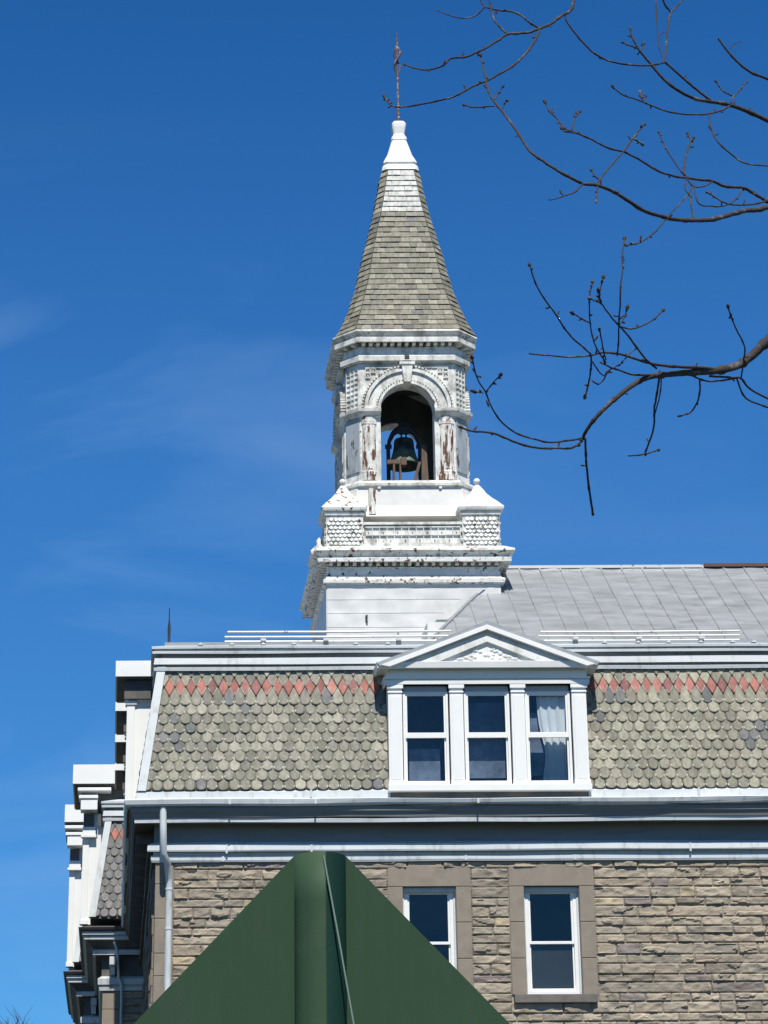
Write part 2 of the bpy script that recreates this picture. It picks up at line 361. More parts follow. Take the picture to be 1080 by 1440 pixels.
# quoin strip at the corner
q = MB(); z = wtop; k = 0
while z > 0.4:
    h = 0.62 if k % 3 else 0.4
    q.box(xL, quoin-0.004, -0.035, 0.5, z-h+0.006, z, (1, 1, 1)); z -= h; k += 1
q.build('corner_quoins', M['dressed'], B, bevel=0.012)
sw = MB(); yb = 13.0-0.04
z = wtop; random.seed(9)
while z > 0.4:      # side wall, seen almost edge-on
    y = 0.5
    while y < yb:
        L = min(random.uniform(0.6, 1.1), yb-y)
        sw.box(xL-0.02-random.uniform(0, 0.05), xL+0.3, y+0.005, y+L-0.005, z-0.3, z-0.006, (0.24, 0.2, 0.16)); y += L
    z -= 0.305
sw.build('side_wall', M['stone'], B)

# --- stone windows
def window(parent, x0, x1, z0, z1, y, fw, name='window', m='white_clean', mid=0.51, room=True, rail=0.045, glass_y=0.03, uneven=True):
    f = MB(); zc = z0+(z1-z0)*(1-mid)
    f.box(x0, x0+fw, y, y+0.09, z0, z1); f.box(x1-fw, x1, y, y+0.09, z0, z1)
    f.box(x0+fw, x1-fw, y+0.002, y+0.09, z1-fw*0.8, z1); f.box(x0+fw, x1-fw, y-0.01, y+0.09, z0, z0+fw*1.1)
    # upper sash in front, lower sash set back
    s = 0.035; a, b_ = x0+fw, x1-fw
    f.box(a, b_, y+0.012, y+0.05, zc-rail/2, zc+rail/2)
    f.box(a, a+s, y+0.018, y+0.05, zc+rail/2, z1-fw*0.8); f.box(b_-s, b_, y+0.018, y+0.05, zc+rail/2, z1-fw*0.8)
    f.box(a+s, b_-s, y+0.018, y+0.05, z1-fw*0.8-s, z1-fw*0.8)
    f.box(a, a+s*0.8, y+0.052, y+0.08, z0+fw*1.1, zc-rail/2); f.box(b_-s*0.8, b_, y+0.052, y+0.08, z0+fw*1.1, zc-rail/2)
    f.box(a+s*0.8, b_-s*0.8, y+0.052, y+0.08, z0+fw*1.1, z0+fw*1.1+s*1.3)
    fo = f.build(name, M[m], parent, bevel=0.004)
    return fo, (a, b_, zc)
def pane(parent, x0, x1, z0, z1, y):
    p = MB(); t = random.uniform(-0.003, 0.003)
    p.add([(x0, y, z0), (x1, y+t, z0), (x1, y+t, z1), (x0, y, z1)], [(0, 1, 2, 3)])
    return p.build('pane', M['glass'], parent)
rooms = MB()
for wi, (a, b_, c, d) in enumerate(wins):
    sur = MB()
    # jambs
    for (p, q_) in ((a-SW, a), (b_, b_+SW)):
        z = c; kk = 0
        while z < d-0.01:
            h = min((d-c)/3, d-z); sur.box(p+0.003, q_-0.001 if p < a else q_-0.003, -0.03, 0.14, z+0.004, z+h-0.004); z += h
    # shallow peaked lintel
    pts = [(a-SW, d), (b_+SW, d)]
    n = 14
    for k in range(n+1):
        u = 1-k/n; pts.append((a-SW+(b_-a+2*SW)*u, d+0.335+0.055*(1-(2*u-1)**2)))
    sur.prism(pts, -0.034, 0.14)
    fr, (ga, gb, zc) = window(B, a+0.035, b_-0.035, c+0.02, d-0.03, 0.115, 0.062, rail=0.05, m='white_clean')
    so = sur.build('window_surround', M['dressed'], fr, bevel=0.01)
    si = MB(); si.box(a-SW+0.03, b_+SW-0.03, -0.12, 0.16, c-0.15, c); si.build('sill', M['darksill'], fr, bevel=0.012)
    hd = MB(); hd.box(a+0.001, b_-0.001, 0.06, 0.11, d-0.085, d-0.001); hd.box(a+0.001, a+0.034, 0.10, 0.2, c, d-0.086); hd.box(b_-0.034, b_-0.001, 0.10, 0.2, c, d-0.086)
    hd.build('window_head', M['gutter'], fr)
    pane(fr, ga, gb, zc, d, 0.155); pane(fr, ga, gb, c, zc, 0.185)
    sc9 = MB(); sc9.box(ga, gb, 0.20, 0.203, c+0.03, zc); sc9.build('insect_screen', M['screen'], fr)
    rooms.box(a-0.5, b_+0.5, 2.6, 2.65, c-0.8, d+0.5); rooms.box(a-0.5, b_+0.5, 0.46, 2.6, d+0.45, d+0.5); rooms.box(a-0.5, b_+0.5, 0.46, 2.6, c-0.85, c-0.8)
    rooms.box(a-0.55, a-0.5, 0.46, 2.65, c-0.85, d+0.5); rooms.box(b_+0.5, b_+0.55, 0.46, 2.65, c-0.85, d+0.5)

# --- eaves cornice (same section on the main block, the wing and the far pavilion)
def eaves_prof():
    P_ = [(0.0, 1211), (0.07, 1211), (0.085, 1208), (0.085, 1202), (0.04, 1201), (0.04, 1196.5), (0.145, 1196), (0.155, 1194), (0.145, 1186), (0.03, 1183),
          (0.03, 1158), (0.37, 1155.5), (0.395, 1155), (0.405, 1149), (0.42, 1148), (0.44, 1143), (0.48, 1139), (0.485, 1133), (0.54, 1131), (0.565, 1128), (0.585, 1122.5), (0.56, 1121.5), (0.375, 1122), (0.365, 1112), (0.33, 1110.5), (0.0, 1110)]
    return [(o, zf(p, o)) for o, p in P_]
EP = eaves_prof()
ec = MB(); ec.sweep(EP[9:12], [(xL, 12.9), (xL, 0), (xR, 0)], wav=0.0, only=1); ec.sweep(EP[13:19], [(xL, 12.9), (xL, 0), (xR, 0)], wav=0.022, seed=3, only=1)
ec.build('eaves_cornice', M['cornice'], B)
ec = MB(); ec.sweep(EP[:10], [(xL, 12.9), (xL, 0), (xR, 0)], wav=0.012, seed=1, only=1)
ec.build('ledge_moulding', M['gutter'], B)
ec = MB(); ec.sweep(EP[11:14], [(xL, 12.9), (xL, 0), (xR, 0)], wav=0.022, seed=6, only=1)
ec.build('bed_moulding', M['gutter'], B)
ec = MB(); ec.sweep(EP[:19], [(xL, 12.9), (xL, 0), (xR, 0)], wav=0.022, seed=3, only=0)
ec.build('side_eaves_cornice', M['dark_core_shade'], B)  # side run painted dark to deepen its shade
gt = MB(); gt.sweep(EP[17:], [(xL, 12.9), (xL, 0), (xR, 0)], wav=0.03, seed=8)
gt.build('eaves_gutter', M['gutter'], B)
# modillions along the left side eaves
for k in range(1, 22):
    y = k*0.58; mo = MB(); mo.box(xL-0.36, xL-0.03, y, y+0.16, zf(1175), zf(1158)); mo.build('bracket', M['dark_core_shade'], B)

# --- slates
GREEN = [(0.25, 0.238, 0.185), (0.29, 0.275, 0.215), (0.20, 0.195, 0.152), (0.34, 0.32, 0.255), (0.23, 0.217, 0.178), (0.27, 0.258, 0.20)]
GREY = [(0.145, 0.15, 0.15), (0.17, 0.172, 0.168), (0.155, 0.155, 0.155)]
RED = [(0.36, 0.125, 0.095), (0.30, 0.105, 0.085), (0.40, 0.155, 0.125), (0.24, 0.095, 0.085)]
def slates(mb, O, U, V, N, vmax, xmin, xmax, rows, w_=0.2, pal=GREEN, seed=0, greyp=0.02, patches=(), dim=0.8, pale_ok=True):
    """scale slates on the plane O + u*U + v*V, standing off along N"""
    rnd = random.Random(seed); p = vmax/rows
    for r in range(rows):
        v0 = r*p
        um0, um1 = xmin(v0), xmax(v0)
        k0 = int(min(xmin(0), xmin(vmax))/w_)-2; k1 = int(max(xmax(0), xmax(vmax))/w_)+2
        for k in range(k0, k1):
            uc = (k+(0.5 if r % 2 else 0))*w_
            if uc+w_/2 < xmin(v0)-0.02 or uc-w_/2 > xmax(v0)+0.02: continue
            hw = w_/2*rnd.uniform(0.93, 0.975); dv = rnd.uniform(-0.006, 0.006); top = min(2.05*p, vmax-v0)
            if r == rows-1: top = min(top, p)
            rot = rnd.uniform(-0.03, 0.03)
            lift = rnd.uniform(0.028, 0.046)
            if r == rows-3: c = rnd.choice(RED)
            elif rnd.random() < greyp or (r < rows-3 and noise.noise(Vector((uc*0.8+seed, v0*1.1, 7))) > 0.42 and rnd.random() < 0.5) or any(abs(uc-a) < ra and abs(v0-b) < rb for a, b, ra, rb in patches): c = rnd.choice(GREY)
            else: c = rnd.choice(pal)
            kk = rnd.uniform(0.80, 1.2)*dim; c = tuple(q_*kk for q_ in c)
            pts = []
            if r >= rows-3:      # pointed slates
                pts = [(-hw, top), (-hw, p*0.98), (-hw*0.55, p*0.50), (-hw*0.1, 0.012), (hw*0.1, 0.012), (hw*0.55, p*0.50), (hw, p*0.98), (hw, top)]
            else:
                pts = [(-hw, top), (-hw, p*0.52)]
                for a in range(1, 8):
                    t = PI*a/8; pts.append((-hw*math.cos(t), p*0.50*(1-math.sin(t)**0.85)))
                pts += [(hw, p*0.52), (hw, top)]
            cu = 0; cv = sum(q_[1] for q_ in pts)/len(pts)
            def tr(u, v, h):
                uu = u*math.cos(rot)-v*math.sin(rot)+uc; vv = v+u*math.sin(rot)+v0+dv
                uu = min(max(uu, xmin(max(0, min(vv, vmax)))), xmax(max(0, min(vv, vmax))))
                hgt = h+lift*(1-min(1, v/(2*p)))+0.004
                q_ = O+U*uu+V*max(0, vv)+N*hgt; return (q_.x, q_.y, q_.z)
            n = len(pts); th = 0.009
            outer = [tr(u, v, 0) for u, v in pts]; back = [tr(u, v, -0.006) for u, v in pts]
            inner = [tr(u*0.76, cv+(v-cv)*0.86, th) for u, v in pts]
            pale = tuple(0.85*q_+0.15*p_ for q_, p_ in zip((0.56, 0.55, 0.46), c)); pk = rnd.random() < 0.72 and pale_ok
            fs = [tuple(range(2*n, 3*n))]; cs = [c]
            for i_ in range(n):
                j_ = (i_+1) % n
                fs.append((i_, j_, 2*n+j_, 2*n+i_)); vm = (pts[i_][1]+pts[j_][1])/2/p
                cs.append(pale if pk and 0.22 < vm < 1.1 and rnd.random() < 0.8 else tuple(q_*0.8 for q_ in c))
                if i_ < n-1: fs.append((i_, j_, n+j_, n+i_)); cs.append(tuple(q_*0.45 for q_ in c))
            mb.add(outer+back+inner, fs, cs)
# mansard geometry: bottom projects .36, top flush
oB, oT = 0.33, 0.0
zB = zf(1111, 0.33); zT = zf(940, 0.0)
def mansard_front(x0, y0, x1, left_hip=True, rows=13, pal=GREEN, seed=1, greyp=0.02, patches=()):
    H = zT-zB; run = oB-oT; Ls = math.hypot(H, run)
    O = Vector((x0, y0-oB, zB)); U = Vector((1, 0, 0)); V = Vector((0, run, H)).normalized(); N = Vector((0, -H, run)).normalized()
    mb = MB()
    slates(mb, O, U, V, N, Ls, (lambda v: -oB+(oB-oT)*v/Ls+0.11) if left_hip else (lambda v: 0.0), lambda v: x1-x0, rows, pal=pal, dim=0.97, seed=seed, greyp=greyp, patches=patches, pale_ok=greyp > 0)
    return mb
bd = MB()
da, db = bx_(546.5, -0.45, 1050)+0.03, bx_(828, -0.45, 1050)-0.03
bd.rings([[(xL-oB, -oB, zB-0.03), (da, -oB, zB-0.03), (da, 12.9, zB-0.03), (xL-oB, 12.9, zB-0.03)],
          [(xL-oT, -oT, zT+0.02), (da, -oT, zT+0.02), (da, 12.9, zT+0.02), (xL-oT, 12.9, zT+0.02)]])
bd.rings([[(db, -oB, zB-0.03), (xR, -oB, zB-0.03), (xR, 12.9, zB-0.03), (db, 12.9, zB-0.03)],
          [(db, -oT, zT+0.02), (xR, -oT, zT+0.02), (xR, 12.9, zT+0.02), (db, 12.9, zT+0.02)]])
bd.box(da+0.002, db-0.002, 1.5, 12.9, zB-0.03, zT+0.018)
MR = bd.build('mansard_roof', M['dark_core_shade'], B)
H_ = math.hypot(zT-zB, oB)
def pv(px, py): return ((bx_(px, 0)-xL), (1111-py)/(1111-940)*H_)
pt = [(*pv(398, 985), 0.26, 0.1), (*pv(243, 1050), 0.2, 0.1), (*pv(250, 1062), 0.12, 0.1), (*pv(447, 984), 0.1, 0.1)]
xd0 = bx_(545, -0.45, 1050); xd1 = bx_(829, -0.45, 1050)
mansard_front(xL, 0, xd0+0.02, seed=2, patches=[(a, b_, ra, rb) for a, b_, ra, rb in pt]).build('fish_scale_slates', M['slate'], MR)
mansard_front(xd1-0.02, 0, xR, left_hip=False, seed=7, pal=[(0.26, 0.245, 0.185), (0.30, 0.285, 0.215), (0.225, 0.215, 0.165), (0.315, 0.30, 0.225), (0.255, 0.235, 0.18)]).build('fish_scale_slates', M['slate'], MR)
def hip(x0, y0, parent):
    h = MB(); wd = 0.13
    def ring(o, z): return [(x0-o-0.03, y0-o-0.065, z), (x0-o+wd, y0-o-0.065, z), (x0-o+wd, y0-o+0.02, z), (x0-o+0.02, y0-o+0.02, z), (x0-o+0.02, y0-o+wd, z), (x0-o-0.03, y0-o+wd, z)]
    h.rings([ring(oB, zB), ring(oT, zT+0.05)])
    h.build('hip_flashing', M['gutter'], parent, bevel=0.006)
hip(xL, 0, MR)
# side slates strip so the side is not bare
ss = MB()
Hh = zT-zB; O = Vector((xL-oB, 12.9, zB)); U = Vector((0, -1, 0)); V = Vector((oB, 0, Hh)).normalized(); N = Vector((-Hh, 0, oB)).normalized()
slates(ss, O, U, V, N, math.hypot(Hh, oB), lambda v: 0.0, lambda v: 12.9+oB-oB*v/H_-0.05, 13, pal=GREY, seed=31, greyp=0, pale_ok=False)
ss.build('side_slates', M['slate'], MR)
d0j, d1j = bx_(546.5, -0.45, 1050), bx_(828, -0.45, 1050)
# --- top cornice of the mansard
TP = [(o, zf(p, o)) for o, p in [(0.0, 942), (0.09, 941.5), (0.10, 936.8), (-0.05, 935.8), (-0.05, 933), (0.10, 932.8), (0.085, 924), (-0.05, 922.6), (-0.05, 918), (0.125, 917.5), (0.13, 914), (0.08, 913.5), (0.08, 911), (0.14, 910.5), (0.145, 907), (-0.3, 905.5)]]
t_ = MB(); t_.sweep(TP, [(xL, 12.9), (xL, 0), (xR, 0)], wav=0.012, seed=5)
t_.build('upper_cornice', M['gutter'], B)
jt = MB(); rnd = random.Random(17); x = xL+1.1
while x < xR-0.5:
    for (i0, i1) in ((18, 20), (21, 23), (4, 8), (1, 3)):
        o_ = max(EP[i0][0], EP[i1][0])+0.012
        if rnd.random() < 0.75:
            xx = x+rnd.uniform(-0.3, 0.3)
            if not (d0j-0.1 < xx < d1j+0.1 and i0 > 19): jt.box(xx, xx+0.035, -o_, -o_+0.03, min(EP[i0][1], EP[i1][1])+0.01, max(EP[i0][1], EP[i1][1])-0.01)
    x += rnd.uniform(1.7, 2.6)
jt.build('lap_joints', M['gutter'], B)
# downspout
dpx = bx_(237, -0.1, 1300); dp0 = bx_(229, -0.42, 1150)
dn = MB()
pts = [(dp0, -0.46, zf(1131, .46)), (dp0+0.01, -0.46, zf(1160, .46)), (dp0+0.02, -0.45, zf(1198, .45)), (dpx-0.04, -0.28, zf(1212, .28)), (dpx-0.01, -0.13, zf(1232, .13)), (dpx, -0.10, zf(1240, .1)), (dpx, -0.10, zf(1300, .1)), (dpx, -0.1, 0.3)]
dn.tube(pts, 0.064, 10)
for z in (zf(1250, .1), zf(1306, .1), 6, 3.5): dn.tube([(dpx, -0.1, z), (dpx, -0.1, z+0.03)], 0.072, 10)
dn.build('downspout', M['gutter'], B)

# --- roof deck, standing seam roof
dk = MB(); zdk = zf(905.5, -0.3)
dk.box(xL+0.1, xR, 0.1, 12.9, zdk-0.12, zdk-0.004); dk.build('roof_deck', M['roof'], B)
yr0 = 0.18; yr1 = 3.35
zr0 = bz(906, yr0); zr1 = bz(798, yr1, 850)
hx0 = bx_(600, yr0, 900); 
sl = (zr1-zr0)/(yr1-yr0)
yh = (2.2-yr0)    # hip meets tower front
hx1 = bx_(671, 2.2, 835)
hk = (hx1-hx0)/yh  # hip slope in plan
rf = MB()
xhr = hx0+hk*(yr1-yr0)
gv = []; gnx, gny = 190, 44
for j in range(gny+1):
    y = yr0+(yr1-yr0)*j/gny; xa_ = hx0+hk*(y-yr0)
    for i_ in range(gnx+1):
        x = xa_+(xR-xa_)*i_/gnx; pan = math.floor((x-hx0-0.25)/0.415); ed = abs(((x-hx0-0.25)/0.415)%1-0.5)*2
        dz5 = 0.030*noise.noise(Vector((x*0.9+pan*3.1, y*4.2, pan*1.7)))*(1-ed**3)+0.006*noise.noise(Vector((x*3, y*11, 2)))
        gv.append((x, y-dz5*0.6, zr0+sl*(y-yr0)+dz5))
rf.add(gv, [(j*(gnx+1)+i_, j*(gnx+1)+i_+1, (j+1)*(gnx+1)+i_+1, (j+1)*(gnx+1)+i_) for j in range(gny) for i_ in range(gnx)], smooth=True)
rf.add([(hx0, yr0, zr0), (xhr, yr1, zr1), (xhr, yr1, zr0)], [(0, 1, 2)])
rf.add([(xhr, yr1, zr1), (xR, yr1, zr1), (xR, yr1+3.2, zr0), (hx0, yr1+3.2, zr0)], [(0, 1, 2, 3)])
rf.add([(hx0, yr1+3.2, zr0), (xhr, yr1, zr1), (xhr, yr1, zr0)], [(0, 1, 2)])
RF = rf.build('metal_roof', M['roof'], B)
sm = MB(); x = hx0+0.25
nx_, nz2 = -(zr1-zr0), (yr1-yr0); nl = math.hypot(nx_, nz2); ny_, nzn = nx_/nl, nz2/nl
random.seed(4)
while x < xR:
    ya = yr0; yb_ = yr1
    if x < xhr: yb_ = yr0+(x-hx0)/hk
    za = zr0; zb_ = zr0+sl*(yb_-yr0)
    if yb_-ya > 0.15:
        for (ww, hh) in ((0.022, 0.018),):
            sm.add([(x-ww, ya, za), (x+ww, ya, za), (x+ww*0.6, ya+ny_*hh, za+nzn*hh), (x-ww*0.6, ya+ny_*hh, za+nzn*hh),
                    (x-ww, yb_, zb_), (x+ww, yb_, zb_), (x+ww*0.6, yb_+ny_*hh, zb_+nzn*hh), (x-ww*0.6, yb_+ny_*hh, zb_+nzn*hh)],
                   [(0, 1, 2, 3), (4, 7, 6, 5), (0, 4, 5, 1), (1, 5, 6, 2), (2, 6, 7, 3), (3, 7, 4, 0)])
    x += 0.415
sm.build('standing_seams', M['roof'], RF)
rc = MB(); 
rc.box(xhr, bx_(988, yr1, 797), yr1-0.07, yr1+0.07, zr1-0.03, zr1+0.03); rc.build('ridge_cap', M['rail'], RF)
rc = MB(); rc.box(bx_(988, yr1, 797)+0.01, xR, yr1-0.09, yr1+0.09, zr1-0.02, zr1+0.05); rc.build('ridge_cap', M['ridge'], RF)
fl = MB(); fl.tube([(hx0, yr0, zr0+0.01), (xhr, yr1, zr1+0.01)], 0.035, 6); fl.build('roof_hip_cap', M['roof'], RF)
# --- snow guard rails
def rails(x0s, x1s, pys, y, posts):
    r_ = MB()
    for px0, px1, py in zip(x0s, x1s, pys):
        r_.tube([(bx_(px0, y, py), y, bz(py, y)), (bx_((px0+px1)/2, y, py), y, bz(py, y)-0.006), (bx_(px1, y, py), y, bz(py, y))], 0.022, 6)
    for px in posts:
        x = bx_(px, y, 890); r_.box(x-0.012, x+0.012, y+0.02, y+0.04, zdk, bz(pys[0]-2, y)); r_.box(x-0.05, x+0.05, y-0.1, y+0.15, zdk, zdk+0.04)
    r_.build('snow_guard', M['rail'], B)
rails((320, 316, 316), (634, 630, 640), (887.5, 894.5, 901), 0.12, (370, 458, 560))
rails((760, 757, 765), (1040, 1040, 1040), (889.5, 895.5, 902), 0.12, (808, 897, 985))
pd = MB()
for px in (282, 326, 370, 413, 500, 545, 850, 897, 940, 985, 1030, 1060):
    pd = MB(); x = bx_(px, 0.0, 906); pd.prism([(x-0.05, zf(906)), (x+0.05, zf(906)), (x+0.02, zf(903.5)), (x-0.01, zf(903))], -0.05, 0.02); pd.build('snow_cleat', M['rail'], B)
# lightning rod on the corner
lr = MB(); x = bx_(238, 0.9, 880); z0 = zdk
lr.lathe(x, 0.9, [(0.045, z0), (0.045, z0+0.12), (0.022, z0+0.2), (0.030, bz(882, .9)), (0.012, bz(870, .9)), (0.009, bz(853, .9))], 8)
lr.build('lightning_rod', M['iron'], B)

# --- front dormer
yd = -0.45
def dx_(px, py=1050, y=yd): return bx_(px, y, py)
def dz_(py, y=yd): return bz(py, y, 690)
d0, d1 = dx_(546.5), dx_(828)
zb, zt = dz_(1108), dz_(938)
DM = MB()
DM.box(d0+0.01, d1-0.01, yd+0.25, yd+0.27, dz_(1000), dz_(945))   # placeholder strip behind head
DM.v, DM.f, DM.c, DM.sm = [], [], [], []
ydb = 0.55
DM.box(d0+0.01, d0+0.07, yd+0.05, ydb, zb, zt); DM.box(d1-0.07, d1-0.01, yd+0.05, ydb, zb, zt)
DM.box(d0+0.01, d1-0.01, yd+0.06, ydb, zt-0.02, zt+0.12)
DM.box(d0+0.01, d1-0.01, yd+0.10, ydb, zb-0.12, zb-0.05)
DO = DM.build('dormer', M['white_clean'], B)
un = MB(); un.box(d0+0.03, d1-0.03, yd+0.055, 0.0, zf(1122, 0.4)-0.01, zb-0.06); un.build('dormer_base', M['dark_core_shade'], DO)  # base painted dark for the shade under the sill
sill = MB(); sill.box(d0-0.02, d1+0.02, yd-0.06, yd+0.1, zb-0.06, dz_(1103.5)); sill.build('sill', M['white_clean'], DO, bevel=0.006)
wspan = [(567.5, 633), (654, 720), (740.5, 806)]
pil = [(546.8, 566.5), (634, 653), (721, 740), (807, 827.5)]
zh = dz_(962)
for (a, b_) in pil:
    p_ = MB(); xa, xb = dx_(a), dx_(b_); mrg = 0.035
    p_.box(xa, xb, yd, yd+0.12, dz_(1103), zh)
    p_.box(xa+mrg, xb-mrg, yd-0.014, yd+0.0, dz_(1096), dz_(978))
    p_.box(xa-0.015, xb+0.015, yd-0.03, yd+0.001, dz_(1103)+0.002, dz_(1097)); p_.box(xa-0.02, xb+0.02, yd-0.03, yd+0.001, dz_(968), zh-0.002); p_.box(xa-0.01, xb+0.01, yd-0.018, yd+0.001, dz_(974), dz_(972))
    p_.build('pilaster', M['white_clean'], DO, bevel=0.005)
for wi, (a, b_) in enumerate(wspan):
    xa, xb = dx_(a), dx_(b_); c, d = dz_(1103), zh
    hb = MB(); hb.box(xa+0.015, xb-0.015, yd+0.08, yd+0.15, dz_(973.5), zh-0.001)
    n = 6; hb.build('window_head', M['greyhead'], DO, bevel=0.03)
    fr, (ga, gb, zc) = window(DO, xa+0.01, xb-0.01, c+0.001, dz_(971), yd+0.075, 0.045, 'window_frame', mid=0.465, rail=0.10)
    pane(DO, ga, gb, zc, d-0.02, yd+0.12); pane(DO, ga, gb, c, zc, yd+0.15)
dr = MB(); dr.box(d0+0.08, d1-0.08, 1.3, 1.35, zb-0.3, zt+0.1); dr.box(d0+0.08, d1-0.08, ydb+0.01, 1.3, zb-0.3, zb-0.27); dr.box(d0+0.04, d1-0.04, -0.25, 1.35, zt+0.125, zt+0.15)
for (pa, pb, q0, q1) in ((578, 622, 1050, 1092), (658, 714, 985, 1088), (748, 775, 1000, 1085)):
    dr.box(dx_(pa), dx_(pb), yd+0.34, yd+0.37, dz_(q1), dz_(q0)+0.05)
dr.build('room_blinds', M['room2'], DO)
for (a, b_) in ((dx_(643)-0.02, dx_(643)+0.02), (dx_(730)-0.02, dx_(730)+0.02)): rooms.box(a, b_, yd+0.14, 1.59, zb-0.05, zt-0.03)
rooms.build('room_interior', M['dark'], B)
en = MB()
ENP = [(0.0, 962), (0.035, 961.5), (0.04, 956.5), (0.012, 956), (0.012, 954.5), (0.05, 954), (0.06, 951.5), (0.0, 951), (0.0, 941), (0.03, 940.5), (0.03, 939)]
path = [(d0-0.02, ydb), (d0-0.02, yd), (d1+0.02, yd), (d1+0.02, ydb)]
en.sweep([(o, dz_(p, yd-o)) for o, p in ENP]+[(-0.05, dz_(938))], path)
en.build('entablature', M['white_clean'], DO)
dn_ = MB(); x = d0
while x < d1:
    dn_.box(x, x+0.025, yd-0.05, yd-0.012, dz_(941.5), dz_(939.2)); x += 0.05
dn_.build('dentils', M['white_clean'], DO)
co_ = MB(); CO = 0.19
co_.sweep([(0.0, dz_(939.2)), (CO-0.02, dz_(939, yd-CO)), (CO-0.01, dz_(938.2, yd-CO)), (CO+0.01, dz_(930, yd-CO)), (0.0, dz_(929))], path)
co_.build('cornice', M['white_clean'], DO)
# pediment: raking cornice in three stepped bands over a recessed tympanum
apx = 685; xa = dx_(apx, 880)
def pedx(px, py, y): return (bx_(px, y, py), bz(py, y, 690))
def chev(yf, yb, lo_o, pk_o, lo_i, pk_i, mb):
    """an upside-down V band between the outer and inner line; each given as (left px,py) and peak py, symmetric"""
    L = pedx(*lo_o, yf); K = pedx(apx, pk_o, yf); Li = pedx(*lo_i, yf); Ki = pedx(apx, pk_i, yf)
    m_ = lambda p: (2*K[0]-p[0], p[1])
    mb.prism([L, K, Ki, Li], yf, yb); mb.prism([K, m_(L), m_(Li), Ki], yf, yb)
pe = MB(); yo = yd-CO-0.02
chev(yo, 0.9, (530, 931), 873, (535, 936.5), 880.5, pe)
pe.build('pediment_roof', M['roof'], DO)
pe = MB(); chev(yo-0.05, yd+0.02, (536, 934.0), 878.0, (548, 936.5), 884.5, pe); pe.build('raking_cornice', M['white_clean'], DO, bevel=0.004)
pe = MB(); ty = yd-0.125
L = pedx(552, 937, ty); K = pedx(apx, 884, ty); pe.prism([L, K, (2*K[0]-L[0], L[1])], ty, yd+0.3)
pe.build('tympanum', M['white'], DO)
pe = MB(); chev(ty-0.06, ty, (592, 929.5), 893.5, (618, 929.5), 902, pe)
L = pedx(588, 929.5, ty-0.05); pe.box(L[0], 2*K[0]-L[0], ty-0.06, ty, L[1]-0.075, L[1]); pe.build('pediment_moulding', M['white'], DO, bevel=0.004)
orn = MB(); rnd = random.Random(3)
for k in range(34):      # low relief foliage in the small triangle
    u = rnd.uniform(-1, 1); px = apx+u*42; top = 906+abs(u)*22
    py = rnd.uniform(top, 927); p = pedx(px, py, ty); r_ = rnd.uniform(0.03, 0.05)
    orn.rings([[(p[0]+q_*r_*math.cos(2*PI*a/10), ty-h_, p[1]+q_*r_*0.7*math.sin(2*PI*a/10)) for a in range(10)] for q_, h_ in ((1, 0), (0.8, 0.012), (0.3, 0.018))], True, True)
orn.build('relief_ornament', M['white'], DO)
# curtain behind the right-hand dormer window
cu = MB(); n = 26; vs = []
ca, cb = dx_(764), dx_(800)
for j in range(13):
    t = j/12; z = dz_(1098)+(dz_(975)-dz_(1098))*t
    for i_ in range(n+1):
        u = i_/n; pull = 0.16*math.exp(-((t-0.35)/0.25)**2)
        x = ca+(cb-ca)*u+(1-u)*pull*0.6-0.05*t*(1-u)
        vs.append((x, yd+0.235+0.018*math.sin(u*21+t*2)+0.008*math.sin(u*41), z))
cu.add(vs, [(j*(n+1)+i_, j*(n+1)+i_+1, (j+1)*(n+1)+i_+1, (j+1)*(n+1)+i_) for j in range(12) for i_ in range(n)], smooth=True)
tag(cu.build('curtain', M['curtain'], skew=True, loc=(0, D0, 0)), 'white net curtain hanging behind the right-hand glass of the three-light dormer', 'curtain')

# ------------------------------------------------------------------ bell tower
ytf = 2.2; 
tx0, tx1 = bx_(460, ytf, 860), bx_(705.5, ytf, 860)
txc = (tx0+tx1)/2; th_ = (tx1-tx0)/2; tyc = ytf+th_
def tz(py, y=ytf): return bz(py, y, 575)
def sq(h): return [(txc-h, tyc-h), (txc+h, tyc-h), (txc+h, tyc+h), (txc-h, tyc+h)]
zt0 = tz(818); zt00 = zdk-0.3
tb = MB(); tb.box(tx0, tx1, ytf, tyc+th_, zt00, tz(800))
TW = tb.build('bell_tower', M['tin'], B)
# lapped metal sheets on the front and the left face
sh = MB(); random.seed(21)
z = zt00
bnd = [tz(905), tz(882), tz(862), tz(843), tz(820)]
for k in range(len(bnd)-1):
    z0, z1 = bnd[k], bnd[k+1]
    x = tx0+0.02+(0.4 if k % 2 else 0.0)*0; xs_ = [tx0+0.006]; x = tx0+random.uniform(0.5, 1.1)
    while x < tx1-0.4: xs_.append(x); x += random.uniform(0.9, 1.3)
    xs_.append(tx1-0.006)
    for a, b_ in zip(xs_, xs_[1:]):
        nxx = 8; nzz_ = 4; V = []; sd2 = random.uniform(0, 50)
        for j in range(nzz_+1):
            for i_ in range(nxx+1):
                u, v = i_/nxx, j/nzz_
                edge = min(u, 1-u, v, 1-v)
                d = 0.004+0.006*(1-v)+0.020*noise.noise(Vector((u*2+sd2, v*1.5, 0)))*min(1, edge*5)
                V.append((a+(b_-a)*u, ytf-max(0.002, d), z0+(z1-z0)*v))
        sh.add(V, [(j*(nxx+1)+i_, j*(nxx+1)+i_+1, (j+1)*(nxx+1)+i_+1, (j+1)*(nxx+1)+i_) for j in range(nzz_) for i_ in range(nxx)], smooth=True)
        sh.add([V[0], V[nxx], (b_, ytf, z0), (a, ytf, z0)], [(0, 1, 2, 3)])
    for a in (0, 1):
        ya = ytf+0.01+a*th_; sh.box(tx0-0.014, tx0-0.001, ya, ya+th_-0.02, z0+0.004, z1)
sh.build('metal_cladding', M['tin'], TW)
fs_ = MB()      # diagonal step flashing beside the roof and the torn flap
